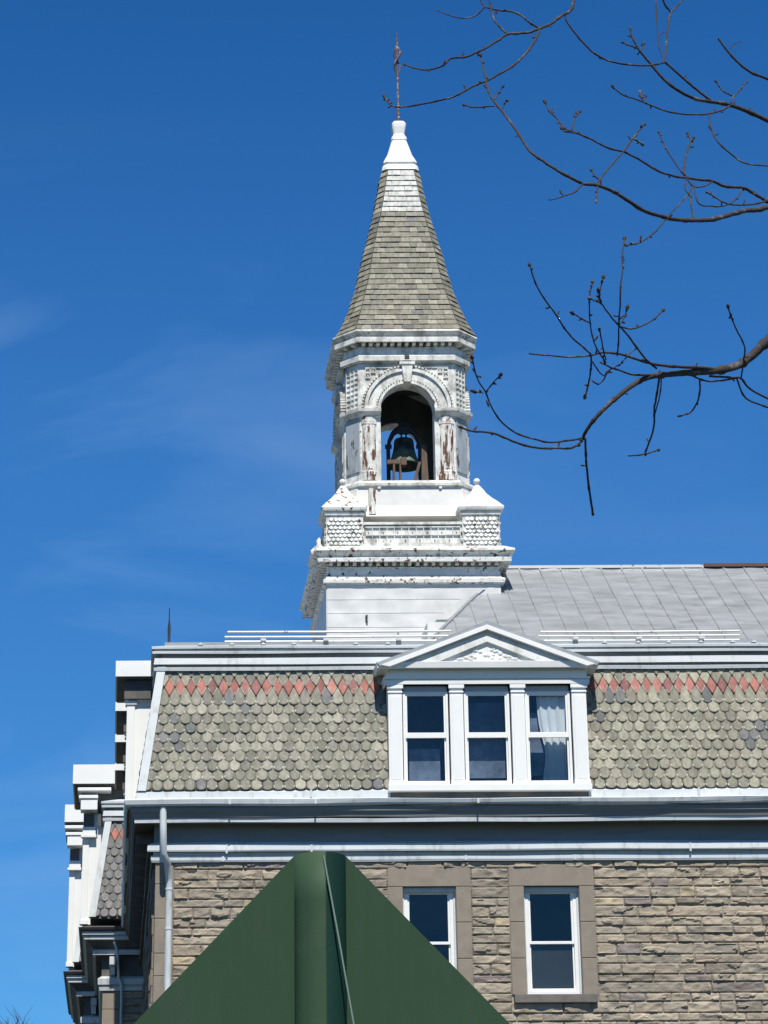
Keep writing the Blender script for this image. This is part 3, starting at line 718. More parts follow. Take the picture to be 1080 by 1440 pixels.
a = (bx_(612, ytf, 872), tz(872)); b_ = (bx_(668, ytf, 828), tz(828))
fs_.prism([a, (a[0]+0.25, a[1]), (b_[0]+0.2, b_[1]), b_], ytf-0.035, ytf-0.02)
fs_.build('step_flashing', M['tin'], TW)
fp = MB(); x = bx_(515, ytf, 870)
fp.prism([(x-0.02, tz(866)), (x+0.03, tz(865)), (x+0.005, tz(870)), (x+0.03, tz(875)), (x, tz(876)), (x-0.02, tz(871))], ytf-0.05, ytf-0.02)
fp.build('rusty_hook', M['iron'], TW)
vb = MB(); vb.box(bx_(601, 1.3, 880), bx_(651, 1.3, 880), 1.3, 2.15, zdk, bz(875, 1.3)); vb.build('roof_vent_box', M['white'], B)
# lower cornice
LP = [(0.0, 822), (0.03, 820.5), (0.075, 819), (0.08, 814), (0.05, 813), (0.02, 812.5), (0.02, 810), (0.0, 809), (0.0, 797.5), (-0.09, 797), (-0.09, 790.2), (0.17, 789.6), (0.20, 789), (0.205, 784), (0.16, 783), (0.17, 780), (0.235, 776), (0.265, 773.5), (0.26, 771), (0.05, 768), (-0.6, 767)]
lc = MB(); lc.sweep([(o, tz(p, ytf-o)) for o, p in LP], sq(th_), closed=True, wav=0.014, step=0.4, seed=2)
LC = lc.build('lower_cornice', M['white_spotted'], TW)
def dentils(path, o0, o1, z0, z1, wd, gap, name, m, parent):
    mb = MB(); n = len(path)
    for i_ in range(n):
        a, b_ = Vector(path[i_]), Vector(path[(i_+1) % n]); d = (b_-a); L = d.length; d.normalize(); nr = Vector((d.y, -d.x))
        k = max(1, int(L/(wd+gap))); stp = L/k
        for j in range(k):
            c = a+d*(stp*(j+0.5)); v = []
            for z in (z0, z1):
                for (s_, o) in ((-1, o0), (1, o0), (1, o1), (-1, o1)):
                    q_ = c+d*(s_*wd/2)+nr*o; v.append((q_.x, q_.y, z))
            mb.add(v, [(3, 2, 1, 0), (4, 5, 6, 7), (0, 1, 5, 4), (1, 2, 6, 5), (2, 3, 7, 6), (3, 0, 4, 7)])
    return mb.build(name, m, parent)
dentils(sq(th_), -0.085, 0.09, tz(795.5), tz(791), 0.065, 0.085, 'dentils', M['white'], TW)
# parapet with small square panels between the pedestals
hp = th_+0.03
zp0, zp1 = tz(769), tz(737)
pw = MB(); hpp = th_-0.05
pw.rings([[(x, y, z) for x, y in sq(hpp)] for z in (tz(770), tz(738))])
pw.build('parapet', M['white_worn'], TW)
def fourfold(c=None):
    cs = []
    for k in range(4):
        a = k*PI/2
        cs.append(lambda u, w_, z, a=a: (txc+u*math.cos(a)+w_*math.sin(a), tyc+u*math.sin(a)-w_*math.cos(a), z))
    return cs
FF = fourfold()
pg = MB()
for tf in FF:
    pg.tf = tf; n = 13; hw = 0.93; rows_ = [tz(763), tz(751.5), tz(740.5)]
    hw = (bx_(648, ytf, 750)-bx_(514, ytf, 750))/2
    pg.box(-hw, hw, hpp, hpp+0.035, rows_[2]-0.012, rows_[2]+0.02); pg.box(-hw, hw, hpp, hpp+0.035, rows_[1]-0.012, rows_[1]+0.012); pg.box(-hw, hw, hpp, hpp+0.03, rows_[0]-0.02, rows_[0])
    for k in range(n+1):
        u = -hw+2*hw*k/n; pg.box(u-0.008, u+0.008, hpp, hpp+0.028, rows_[0], rows_[2]-0.012)
    for k in range(n):
        u = -hw+2*hw*(k+0.5)/n
        for zc in ((rows_[0]+rows_[1])/2, (rows_[1]+rows_[2])/2):
            if (k+(zc > rows_[1])) % 2: pg.box(u-0.012, u+0.012, hpp, hpp+0.03, zc-0.02, zc+0.01)
    pg.box(-hw-0.02, hw+0.02, hpp, hpp+0.06, tz(737.5), tz(734))
    pg.box(-hw-0.02, hw+0.02, hpp, hpp+0.05, tz(768), tz(765))
pg.build('parapet_panels', M['white_worn'], TW)
# pedestals with scale facing and pyramid caps
pcx = (bx_(485, ytf, 750)+0, bx_(677, ytf, 750))
phw = (bx_(512, ytf, 750)-bx_(458.5, ytf, 750))/2
off = (pcx[1]-pcx[0])/2; pcm = (pcx[0]+pcx[1])/2
for (sx, sy, mm_) in ((-1, -1, 'white_spotted'), (1, -1, 'white_spotted'), (-1, 1, 'white_worn'), (1, 1, 'white_worn')):
    cx = txc+sx*off; cy = tyc+sy*off
    zq = lambda py: tz(py, tyc-off-phw)
    def s4(h, z): return [(cx-h, cy-h, z), (cx+h, cy-h, z), (cx+h, cy+h, z), (cx-h, cy+h, z)]
    b_ = MB(); b_.rings([s4(phw+0.02, zq(774)), s4(phw+0.02, zq(769)), s4(phw-0.01, zq(768)), s4(phw-0.01, zq(725)), s4(phw+0.02, zq(724)), s4(phw+0.03, zq(720)), s4(phw+0.01, zq(719))])
    PO = b_.build('pedestal', M['white_worn'], TW)
    sc_ = MB(); wd = 2*phw/8.5; rnd = random.Random(sx*3+sy+9)
    for k in range(4):
        a = k*PI/2; rr = 7; hh = (zq(727)-zq(766))/rr
        sc_.tf = lambda u, w_, z, a=a: (cx+u*math.cos(a)+w_*math.sin(a), cy+u*math.sin(a)-w_*math.cos(a), z)
        for r_ in range(rr):
            for j in range(-5, 5):
                u = (j+(0.5 if r_ % 2 else 0.0))*wd; z0 = zq(766)+r_*hh
                if abs(u) > phw-wd*0.35: continue
                h = wd*0.46; q_ = []
                for a_ in range(0, 7): t = PI*a_/6; q_.append((u-h*math.cos(t), z0+hh*0.5*(1-math.sin(t))))
                q_ += [(u+h*0.9, z0+hh*0.75), (u, z0+hh*1.45), (u-h*0.9, z0+hh*0.75)]
                n = len(q_); lf = 0.022+rnd.uniform(0, 0.014)
                v = [(x, phw-0.01+(lf if i_ < 7 else 0.003), z) for i_, (x, z) in enumerate(q_)]+[(x, phw-0.012, z) for x, z in q_]
                sc_.add(v, [tuple(range(n))]+[(i_, (i_+1) % n, (i_+1) % n+n, i_+n) for i_ in range(n)])
    sc_.build('scale_facing', M[mm_], TW)
    c_ = MB(); ho = phw+0.075
    c_.rings([s4(phw+0.02, zq(719)), s4(ho-0.01, zq(718.5)), s4(ho, zq(717)), s4(ho+0.01, zq(714)), s4(ho-0.015, zq(712)), s4(ho*0.76, zq(704)), s4(ho*0.55, zq(697)), s4(ho*0.36, zq(689)), s4(ho*0.22, zq(681)), s4(0.035, zq(674))])
    c_.build('pedestal_cap', M['white_spotted' if (sx, sy) == (-1, -1) else 'white'], TW, bevel=0.004)
    f_ = MB(); zc = zq(668.5); r_ = 0.068
    f_.lathe(cx, cy, [(0.03, zq(675)), (0.026, zc-r_*0.95)]+[(max(0.001, r_*math.sin(PI*k/10)), zc-r_*math.cos(PI*k/10)) for k in range(1, 11)], 14)
    f_.build('ball_finial', M['white'], TW)
# scroll ornament at the left edge of the cornice
so = MB(); y = tyc-0.1
for k in range(5): so.lathe(tx0-0.12+0.05*k*0.5, ytf+0.35+0.5*k, [(0.001, tz(771)), (0.09, tz(768)), (0.1, tz(762)), (0.05, tz(757)), (0.06, tz(752)), (0.001, tz(747))], 8)
so.build('cornice_ornament', M['white_worn'], TW)

# belfry (square with chamfered corners)
KM = (tx1-tx0)/(705.5-460)       # metres per pixel about the tower front
def octo(f, c, z=None):
    a = f+c
    p = [(-f, -a), (f, -a), (a, -f), (a, f), (f, a), (-f, a), (-a, f), (-a, -f)]
    return [(txc+x, tyc+y) for x, y in p] if z is None else [(txc+x, tyc+y, z) for x, y in p]
bf, bc = 69.2*KM, 0.265; ba = bf+bc
yf = tyc-ba
def z_(py, o=0.0): return bz(py, yf-o, 575)
bb = MB()
bb.rings([octo(bf+0.18, bc+0.05, z_(731)), octo(bf+0.13, bc+0.03, z_(715)), octo(bf+0.09, bc+0.02, z_(687)), octo(bf+0.05, bc, z_(686))])
bb.build('belfry_base', M['tin'], TW)
rp = MB(); rx = txc-bf+0.18     # rusted panel on the base
rp.box(txc-bf+0.13, txc-bf+0.27, tyc-(bf+bc+0.24), tyc-(bf+bc+0.1), z_(728), z_(692)); rp.build('rusted_panel', M['white_peeled'], TW)
sp_ = MB(); sp_.sweep([(0.06, z_(689)), (0.10, z_(688)), (0.17, z_(686.5)), (0.175, z_(683)), (0.14, z_(682)), (0.12, z_(678.5)), (0.06, z_(677)), (-0.2, z_(676))], octo(bf, bc), closed=True)
sp_.build('belfry_sill', M['white_worn'], TW)
br = MB()
for tf in FF:
    br.tf = tf; 
    for u in (-0.62, 0.62): br.box(u-0.03, u+0.03, ba+0.06, ba+0.16, z_(690.5), z_(687))
br.build('sill_brackets', M['white_worn'], TW)
# arch walls
Ro = 39.4*KM; zs = z_(575.5); zsill = z_(676); ztop = z_(489)
aw = MB()
for tf in FF:
    aw.tf = tf; n = 20; th2 = 0.30
    inner = [(-Ro, zsill)]+[(-Ro*math.cos(PI*k/n), zs+Ro*math.sin(PI*k/n)) for k in range(n+1)]+[(Ro, zsill)]
    outer = []
    for (x, z) in inner:
        if z <= zs+1e-6: outer.append((math.copysign(bf, x), z)); continue
        dx, dz2 = x, z-zs; k = min(bf/abs(dx) if abs(dx) > 1e-6 else 1e9, (ztop-zs)/dz2 if dz2 > 1e-6 else 1e9); outer.append((dx*k, zs+dz2*k))
    # insert corners
    res_i, res_o = [], []
    for k in range(len(inner)):
        res_i.append(inner[k]); res_o.append(outer[k])
        if k+1 < len(inner):
            a, b2 = outer[k], outer[k+1]
            if (abs(abs(a[0])-bf) < 1e-6) != (abs(abs(b2[0])-bf) < 1e-6) and a[1] > zs-1e-6:
                cxn = math.copysign(bf, a[0] if abs(abs(a[0])-bf) < 1e-6 else b2[0])
                res_i.append(((inner[k][0]+inner[k+1][0])/2, (inner[k][1]+inner[k+1][1])/2)); res_o.append((cxn, ztop))
    m_ = len(res_i); v = [(x, ba, z) for x, z in res_i]+[(x, ba, z) for x, z in res_o]+[(x, ba-th2, z) for x, z in res_i]+[(x, ba-th2, z) for x, z in res_o]
    f = []
    for k in range(m_-1):
        f += [(k, k+1, m_+k+1, m_+k), (2*m_+k, 2*m_+k+1, 3*m_+k+1, 3*m_+k), (k, k+1, 2*m_+k+1, 2*m_+k)]
    aw.add(v, f)
    # chamfer panels
    aw.add([(bf, ba, zsill), (ba, bf, zsill), (ba, bf, ztop), (bf, ba, ztop)], [(0, 1, 2, 3)])
    q_ = 0.22; aw.add([(bf-q_, ba-q_, zsill), (ba-q_, bf-q_, zsill), (ba-q_, bf-q_, ztop), (bf-q_, ba-q_, ztop)], [(0, 1, 2, 3)])
BW = aw.build('belfry_walls', M['white_worn'], TW)
ci = MB(); ci.rings([octo(bf-0.1, bc-0.02, z_(500)), octo(bf-0.1, bc-0.02, z_(492))]); ci.rings([octo(bf-0.1, bc-0.02, zsill-0.12), octo(bf-0.1, bc-0.02, zsill)])
ci.build('belfry_floor_and_ceiling', M['dark_core_shade'], TW)
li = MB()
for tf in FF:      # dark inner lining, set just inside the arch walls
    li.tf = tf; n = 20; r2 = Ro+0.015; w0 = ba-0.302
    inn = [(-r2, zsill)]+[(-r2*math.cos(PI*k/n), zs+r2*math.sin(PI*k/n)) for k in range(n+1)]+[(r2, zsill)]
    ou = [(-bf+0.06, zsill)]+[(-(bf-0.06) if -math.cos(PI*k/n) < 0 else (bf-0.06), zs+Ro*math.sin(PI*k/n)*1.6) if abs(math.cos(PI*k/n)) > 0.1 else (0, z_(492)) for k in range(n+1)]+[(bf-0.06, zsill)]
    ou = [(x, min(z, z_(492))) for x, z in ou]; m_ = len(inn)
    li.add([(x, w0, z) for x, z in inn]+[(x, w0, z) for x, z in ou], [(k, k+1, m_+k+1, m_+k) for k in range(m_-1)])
li.build('belfry_lining', M['dark_core_shade'], TW)
# archivolts, keystones, impost, columns, grids
for fi, tf in enumerate(FF):
    ar = MB(tf); n = 24
    def arc(r): return [(-r*math.cos(PI*k/n), zs+r*math.sin(PI*k/n)) for k in range(n+1)]
    def band(r0, r1, w0, w1):
        A, B2 = arc(r0), arc(r1); m_ = n+1
        v = [(x, w1, z) for x, z in A]+[(x, w1, z) for x, z in B2]+[(x, w0, z) for x, z in A]+[(x, w0, z) for x, z in B2]
        f = []
        for k in range(n): f += [(k, k+1, m_+k+1, m_+k), (k, k+1, 2*m_+k+1, 2*m_+k), (m_+k, m_+k+1, 3*m_+k+1, 3*m_+k)]
        ar.add(v, f)
    band(Ro+0.0, Ro+0.05, ba, ba+0.07); band(Ro+0.05, Ro+0.27, ba, ba+0.045); band(Ro+0.27, Ro+0.34, ba, ba+0.09)
    ar.build('archivolt', M['white_worn'], TW)
    bd_ = MB(tf)
    for (r, s_, w_, cnt) in ((Ro+0.375, 0.019, 0.105, 40), (Ro+0.085, 0.015, 0.085, 32)):
        for k in range(cnt):
            a = PI*(k+0.5)/cnt; x, z = -r*math.cos(a), zs+r*math.sin(a)
            if abs(x) > bf-0.02: continue
            v = []
            for ww in (ba, ba+w_):
                for (p, q2) in ((-1, -1), (1, -1), (1, 1), (-1, 1)): v.append((x+p*s_, ww, z+q2*s_))
            bd_.add(v, [(0, 1, 2, 3), (4, 5, 6, 7), (0, 1, 5, 4), (1, 2, 6, 5), (2, 3, 7, 6), (3, 0, 4, 7)])
    bd_.build('arch_beading', M['white_worn'], TW)
    ks = MB(tf); zk0, zk1 = z_(540), z_(515); 
    v = []
    for ww, (a, b2) in ((ba+0.02, (0.075, 0.12)), (ba+0.13, (0.07, 0.115))): v += [(-a, ww, zk0), (a, ww, zk0), (b2, ww, zk1), (-b2, ww, zk1)]
    ks.add(v, [(0, 1, 2, 3), (4, 7, 6, 5), (0, 1, 5, 4), (1, 2, 6, 5), (2, 3, 7, 6), (3, 0, 4, 7)])
    ks.box(-0.16, 0.16, ba+0.02, ba+0.15, z_(516), z_(512)); ks.build('keystone', M['white_worn'], TW, bevel=0.006)
    cr_ = MB(tf); cr_.box(-0.05, 0.05, ba+0.03, ba+0.12, z_(508), z_(502)); cr_.box(-0.09, 0.09, ba+0.03, ba+0.1, z_(511.5), z_(508)); cr_.build('crest_knob', M['iron'], TW, bevel=0.01)
    gr_ = MB(tf)      # relief squares in the spandrels and on the chamfers
    cell = 0.115
    for i_ in range(-8, 9):
        for j in range(0, 6):
            x = i_*cell; z = z_(511)-cell*(j+0.5)
            if abs(x) > bf-cell*0.55: continue
            if math.hypot(max(0, abs(x)-cell/2), z-cell/2-zs) < Ro+0.40 and z > zs: continue
            if z < zs+0.1: continue
            e_ = 0.012; h = cell/2-0.006
            for (a, b2, c, d) in ((x-h, x+h, z-h, z-h+e_), (x-h, x+h, z+h-e_, z+h), (x-h, x-h+e_, z-h+e_, z+h-e_), (x+h-e_, x+h, z-h+e_, z+h-e_)): gr_.box(a, b2, ba, ba+0.032, c, d)
            if (i_+j) % 2: gr_.box(x-0.02, x+0.02, ba, ba+0.022, z-0.02, z+0.02)
    gr_.build('spandrel_panels', M['white_worn'], TW)
    for sx in (-1, 1):
        cl = MB(tf); u = sx*(bf-0.175); r_ = 0.15
        zc0, zc1 = z_(664), z_(595)
        prof = []
        def ringr(rr, z): 
            return [(u+rr*math.cos(PI+PI*k/8)*1.0, ba-rr*math.sin(PI+PI*k/8)*0.42, z) for k in range(9)]+[(u+rr, ba-0.01, z), (u-rr, ba-0.01, z)]
        lv = [(r_+0.03, z_(676)), (r_+0.03, z_(668)), (r_+0.01, z_(667)), (r_+0.015, z_(664)), (r_-0.01, z_(662.5)), (r_-0.01, z_(598)), (r_+0.01, z_(597)), (r_+0.012, z_(592)), (r_-0.005, z_(591)), (r_, z_(584))]
        cl.rings([ringr(a, z) for a, z in lv])
        cl.build('column', M['white_peeled' if fi == 0 else 'white_worn'], TW)
        pl = MB(tf); pl.box(u-0.045, u+0.045, ba+0.058, ba+0.072, z_(660), z_(600)); pl.build('column_fillet', M['white_peeled'], TW)
    # chamfer relief: grid above, plain panel below
    cg = MB(tf); e0 = Vector((bf, ba)); e1 = Vector((ba, bf)); dd = (e1-e0); nrm = Vector((1, 1)).normalized()
    def cb(t0, t1, z0, z1, d0_, d1_):
        v = []
        for d_ in (d0_, d1_):
            for (t, z) in ((t0, z0), (t1, z0), (t1, z1), (t0, z1)):
                p = e0+dd*t+nrm*d_; v.append((p.x, p.y, z))
        cg.add(v, [(0, 1, 2, 3), (4, 5, 6, 7), (0, 1, 5, 4), (1, 2, 6, 5), (2, 3, 7, 6), (3, 0, 4, 7)])
    za, zb2 = z_(573), z_(517)
    for t in (0.06, 0.36, 0.62, 0.90): cb(t, t+0.045, za, zb2, 0, 0.025)
    for k in range(9): z = za+(zb2-za)*k/8; cb(0.1, 0.9, z-0.008, z+0.008, 0, 0.022)
    cg.build('corner_panels', M['white_worn'], TW)
    cg = MB(tf); cb(0.06, 0.94, z_(663), z_(588), 0.001, 0.03); cg.build('corner_board', M['greypaint'], TW)
im = MB(); 
im.sweep([(0.0, z_(587)), (0.05, z_(586)), (0.07, z_(584)), (0.13, z_(581)), (0.14, z_(577)), (0.07, z_(576)), (0.0, z_(575))], octo(bf, bc), closed=True)
# keep the opening clear: drop faces inside the arch opening
keep = []
def in_open(cx, cy):
    x, y = cx-txc, cy-tyc
    return (abs(x) < Ro and abs(y) > ba-0.1) or (abs(y) < Ro and abs(x) > ba-0.1)
im = MB()
for tf in FF:
    im.tf = tf
    PR = [(0.0, z_(587)), (0.05, z_(586)), (0.07, z_(584)), (0.13, z_(581)), (0.14, z_(577)), (0.07, z_(576)), (0.0, z_(575))]
    # one corner piece: from opening edge round the chamfer to next opening edge (in this face's frame: right half + chamfer + half of next)
    ptsl = [(Ro, ba), (bf, ba), (ba, bf), (ba, Ro)]
    nrs = [Vector((0, 1)), Vector((0, 1)), Vector((1, 1)).normalized(), Vector((1, 0))]
    segn = [Vector((0, 1)), Vector((1, 1)).normalized(), Vector((1, 0))]
    mits = [segn[0], (segn[0]+segn[1])/(1+segn[0].dot(segn[1])), (segn[1]+segn[2])/(1+segn[1].dot(segn[2])), segn[2]]
    v = [(p[0]+mt.x*o, p[1]+mt.y*o, z) for p, mt in zip(ptsl, mits) for (o, z) in PR]; m_ = len(PR)
    f = [(i_*m_+j, (i_+1)*m_+j, (i_+1)*m_+j+1, i_*m_+j+1) for i_ in range(3) for j in range(m_-1)]+[tuple(range(m_)), tuple(range(3*m_, 4*m_))]
    im.add(v, f)
im.build('impost_moulding', M['white_worn'], TW)
# belfry top cornice
UP = [(0.0, 511), (0.03, 510), (0.04, 508.5), (0.08, 507.5), (0.085, 501), (0.04, 500), (0.0, 499.5), (0.0, 488.8), (-0.07, 488.4), (-0.07, 482.3), (0.18, 481.8), (0.20, 481), (0.20, 475), (0.15, 474), (0.165, 472), (0.21, 468.5), (0.24, 466), (0.235, 464), (0.0, 461)]
uc = MB(); uc.sweep([(o, z_(p, o)) for o, p in UP], octo(bf, bc+0.03), closed=True, wav=0.008, step=0.3)
uc.build('belfry_cornice', M['white_worn'], TW)
dentils(octo(bf, bc+0.03), -0.065, 0.13, z_(488), z_(482.6), 0.07, 0.07, 'dentils', M['white_clean'], TW)

# spire: slates course by course
prof = [(464.5, 75.5, 98), (455, 71, 91), (440, 66.5, 83), (417, 59.5, 73.5), (393, 52.5, 66), (378, 49.5, 62), (356, 45.5, 56.5), (325, 38, 47), (291, 28.8, 37.5), (262, 23.5, 31), (240, 19.0, 27)]
ZS0, ZS1 = bz(464, tyc-1.36, 573), bz(180, tyc-0.15, 561)
def lean(z): return 0.02+0.06*min(1.3, max(0, (z-ZS0)/(ZS1-ZS0)))     # the old spire leans a little
PR = [(bz(py, tyc-T*KM-D0*0, 570), f*KM*1.025, T*KM*1.045) for py, f, T in prof]
def spr(z):
    for (a, b2) in zip(PR, PR[1:]):
        if z <= b2[0]: t = max(0, (z-a[0])/(b2[0]-a[0])); return (a[1]+(b2[1]-a[1])*t, a[2]+(b2[2]-a[2])*t)
    return (PR[-1][1], PR[-1][2])
core = MB(); core.rings([[(x+lean(z), y, z) for x, y, z in octo(f-0.02, T-f, z)] for z, f, T in PR])
SPO = core.build('spire', M['dark_core_shade'], TW)
sps = MB(); rnd = random.Random(8); nC = 31; zA, zZ = PR[0][0], PR[-1][0]
zl = [zA+(zZ-zA)*k/nC for k in range(nC+1)]
for k in range(nC):
    z0, z1 = zl[k], zl[k+1]; zt_ = min(z1+(z1-z0)*0.5, zZ)
    f0, T0 = spr(z0); f1, T1 = spr(zt_)
    o0 = [(x+lean(z0), y) for x, y in octo(f0, T0-f0)]; o1 = [(x+lean(zt_), y) for x, y in octo(f1, T1-f1)]
    for s_ in range(8):
        a0, b0 = Vector((*o0[s_], z0)), Vector((*o0[(s_+1) % 8], z0)); a1, b1 = Vector((*o1[s_], zt_)), Vector((*o1[(s_+1) % 8], zt_))
        L = (b0-a0).length; d = (b0-a0).normalized(); nr = Vector((d.y, -d.x, 0)); t = 0.0
        first = rnd.uniform(0.08, 0.2)
        while t < 0.999:
            wl = (first if t == 0 else rnd.uniform(0.15, 0.26))/L; t2 = min(1, t+wl)
            if 1-t2 < 0.07/L: t2 = 1
            g2 = 0.003/L
            lf = rnd.uniform(0.026, 0.040); dz3 = rnd.uniform(-0.004, 0.004)
            c = rnd.choice(GREEN if rnd.random() > 0.06 else GREY)
            if k >= nC-8: c = rnd.choice([(0.50, 0.51, 0.48), (0.58, 0.585, 0.55), (0.54, 0.54, 0.52)]) if (s_ == 0 or rnd.random() < 0.0) else c
            kq = rnd.uniform(0.8, 1.15); kq = kq if k < nC-8 else 1; c = tuple(q_*kq*(0.86 if k < nC-8 else 1) for q_ in c)
            A, Bb = a0.lerp(b0, t+g2 if t > 0 else 0), a0.lerp(b0, t2-g2 if t2 < 1 else 1); Cc, Dd = a1.lerp(b1, t2-g2 if t2 < 1 else 1), a1.lerp(b1, t+g2 if t > 0 else 0)
            up = Vector((0, 0, dz3))
            v = [A+nr*lf+up, Bb+nr*(lf+rnd.uniform(-.003, .003))+up*0.6, Cc+nr*0.004, Dd+nr*0.004, A+nr*(lf-0.012)+up, Bb+nr*(lf-0.012)+up]
            sps.add([tuple(p) for p in v], [(0, 1, 2, 3), (0, 1, 5, 4), (0, 3, 4), (1, 2, 5)], [c, tuple(q_*0.5 for q_ in c), c, c])
            t = t2
sps.build('spire_slates', M['slate'], TW)
# metal cap, cone and knob of the spire
cz = lambda py: bz(py, tyc-0.12*(py-160)/80-0.1, 563)
cap = MB()
def oc8(h, z): f = h*0.80; return [(x+lean(z), y, zz) for x, y, zz in octo(f, h-f, z)]
k_ = KM*1.02
cap.rings([oc8(25*k_*1.12, cz(243)), oc8(24.5*k_*1.12, cz(238.5)), oc8(23*k_*1.1, cz(235)), oc8(21*k_*1.1, cz(234)), oc8(21*k_*1.1, cz(232.5)), oc8(24.5*k_*1.05, cz(232)), oc8(23.5*k_*1.05, cz(229)), oc8(19*k_, cz(219)), oc8(14.5*k_, cz(206)), oc8(11*k_, cz(196.5)), oc8(12*k_, cz(196)), oc8(11.5*k_, cz(192.5)), oc8(9.5*k_, cz(190)), oc8(8.5*k_, cz(187.5)), oc8(10.5*k_, cz(178)), oc8(11*k_, cz(174)), oc8(8*k_, cz(170)), oc8(2.5*k_, cz(167.5))])
cap.build('spire_cap', M['white_clean'], TW, bevel=0.006)
rx_ = txc+0.085; rod = MB(); rz = lambda py: bz(py, tyc, 559)
rod.lathe(rx_, tyc, [(0.035, rz(168)-0.3), (0.035, rz(168)), (0.04, rz(160)), (0.028, rz(158)), (0.036, rz(150)), (0.024, rz(147)), (0.022, rz(112)), (0.03, rz(108)), (0.02, rz(104)), (0.018, rz(60)), (0.008, rz(47))], 8)
pts = []
for k in range(33):
    t = k/32; py = 108-48*t; a = t*2*PI; amp = 0.055*math.sin(PI*t)
    pts.append((rx_+amp*1.5*math.sin(-a), tyc+amp*math.cos(a), rz(py)))
rod.tube(pts, [0.012+0.016*math.sin(PI*k/32) for k in range(33)], 6)
rod.tube([(2*rx_-x, 2*tyc-y, z) for x, y, z in pts], [0.008+0.008*math.sin(PI*k/32) for k in range(33)], 6)
rod.build('wrought_finial', M['rust'], TW)

# bell (hangs in the belfry: its own thing)
bxc = bx_(567.8, tyc-0.15, 620); byc = tyc-0.15
def bw(x, y, z): return (x-S*y, y+D0, z)
BE = empty('bell', bw(bxc, byc, bz(657, byc-D0*0)), 'dark bronze bell with a verdigris lip hanging in the arch of the belfry', 'bell')
def lz(py): return bz(py, byc)-BE.location.z
KB = KM*1.05
b_ = MB(); b_.lathe(0, 0, [(0.02, lz(617)), (5*1.05*KB, lz(617)), (12.5*1.05*KB, lz(619)), (13.5*1.05*KB, lz(622)), (14*1.05*KB, lz(630)), (15.5*1.05*KB, lz(637))], 28); b_.build('bell_body', M['bronze'], BE, skew=False)
b_ = MB(); b_.lathe(0, 0, [(15.5*1.05*KB, lz(637)), (17.5*1.05*KB, lz(644)), (20.5*1.05*KB, lz(650)), (22.3*1.05*KB, lz(654)), (22.3*1.05*KB, lz(656)), (20*1.05*KB, lz(655.5)), (15*KB, lz(640))], 28); b_.build('bell_lip', M['verdigris'], BE, skew=False)
b_ = MB(); b_.tube([(0, 0, lz(632)), (0, 0, lz(655))], 0.03, 8); b_.lathe(0, 0, [(0.02, lz(662)), (0.07, lz(659)), (0.07, lz(656)), (0.02, lz(653))], 12); b_.build('clapper', M['iron'], BE, skew=False)
y_ = MB()
pts = [(-22*KB, 0, lz(628)), (-20.5*KB, 0, lz(620)), (-15.5*KB, 0, lz(610)), (-8*KB, 0, lz(604)), (0, 0, lz(602)), (8*KB, 0, lz(604)), (15.5*KB, 0, lz(610)), (20.5*KB, 0, lz(620)), (22*KB, 0, lz(628))]
y_.tube(pts, [0.04, 0.045, 0.055, 0.075, 0.085, 0.075, 0.055, 0.045, 0.04], 8)
y_.box(-0.11, 0.11, -0.05, 0.05, lz(610), lz(597)); 
for u in (-0.09, 0, 0.09): y_.box(u-0.02, u+0.02, -0.03, 0.03, lz(598), lz(594.5))
for u in (-0.05, 0.05): y_.tube([(u, 0, lz(618)), (u, 0, lz(608))], 0.02, 6)
for u in (-22, 22): y_.box(u*KB-0.07, u*KB+0.07, -0.05, 0.05, lz(630), lz(626))
y_.build('yoke', M['iron'], BE, skew=False)
# bell frame: timber posts and beams, bolted to the tower
fm = MB()
zfl = zsill
bs = MB(); bs.box(bxc-22*KB-0.04, bxc-22*KB+0.03, byc-0.06, byc+0.06, zfl, bz(629.5, byc)); bs.box(bxc+22*KB-0.03, bxc+22*KB+0.04, byc-0.06, byc+0.06, zfl, bz(629.5, byc)); bs.build('bell_stand', M['iron'], TW)
fm.prism([(bxc+20*KB, zfl), (bxc+31*KB, zfl), (bxc+28*KB, bz(636, byc)), (bxc+21*KB, bz(636, byc))], byc-0.45, byc-0.33)
fm.box(bxc-28*KB, bxc-4*KB, byc-0.5, byc-0.38, bz(664, byc), bz(658, byc)); fm.box(bxc-9*KB, bxc-1*KB, byc-0.56, byc-0.36, bz(667, byc), bz(656, byc))
fm.box(bxc-20*KB, bxc-17*KB, byc-0.5, byc-0.4, zfl, bz(664, byc)); fm.box(bxc-11*KB, bxc-8*KB, byc-0.5, byc-0.4, zfl, bz(664, byc)); fm.prism([(bxc+4*KB, zfl), (bxc+9*KB, zfl), (bxc+20*KB, bz(661, byc)), (bxc+16*KB, bz(661, byc))], byc-0.5, byc-0.42)
fm.build('bell_frame', M['wood'], TW, bevel=0.01)

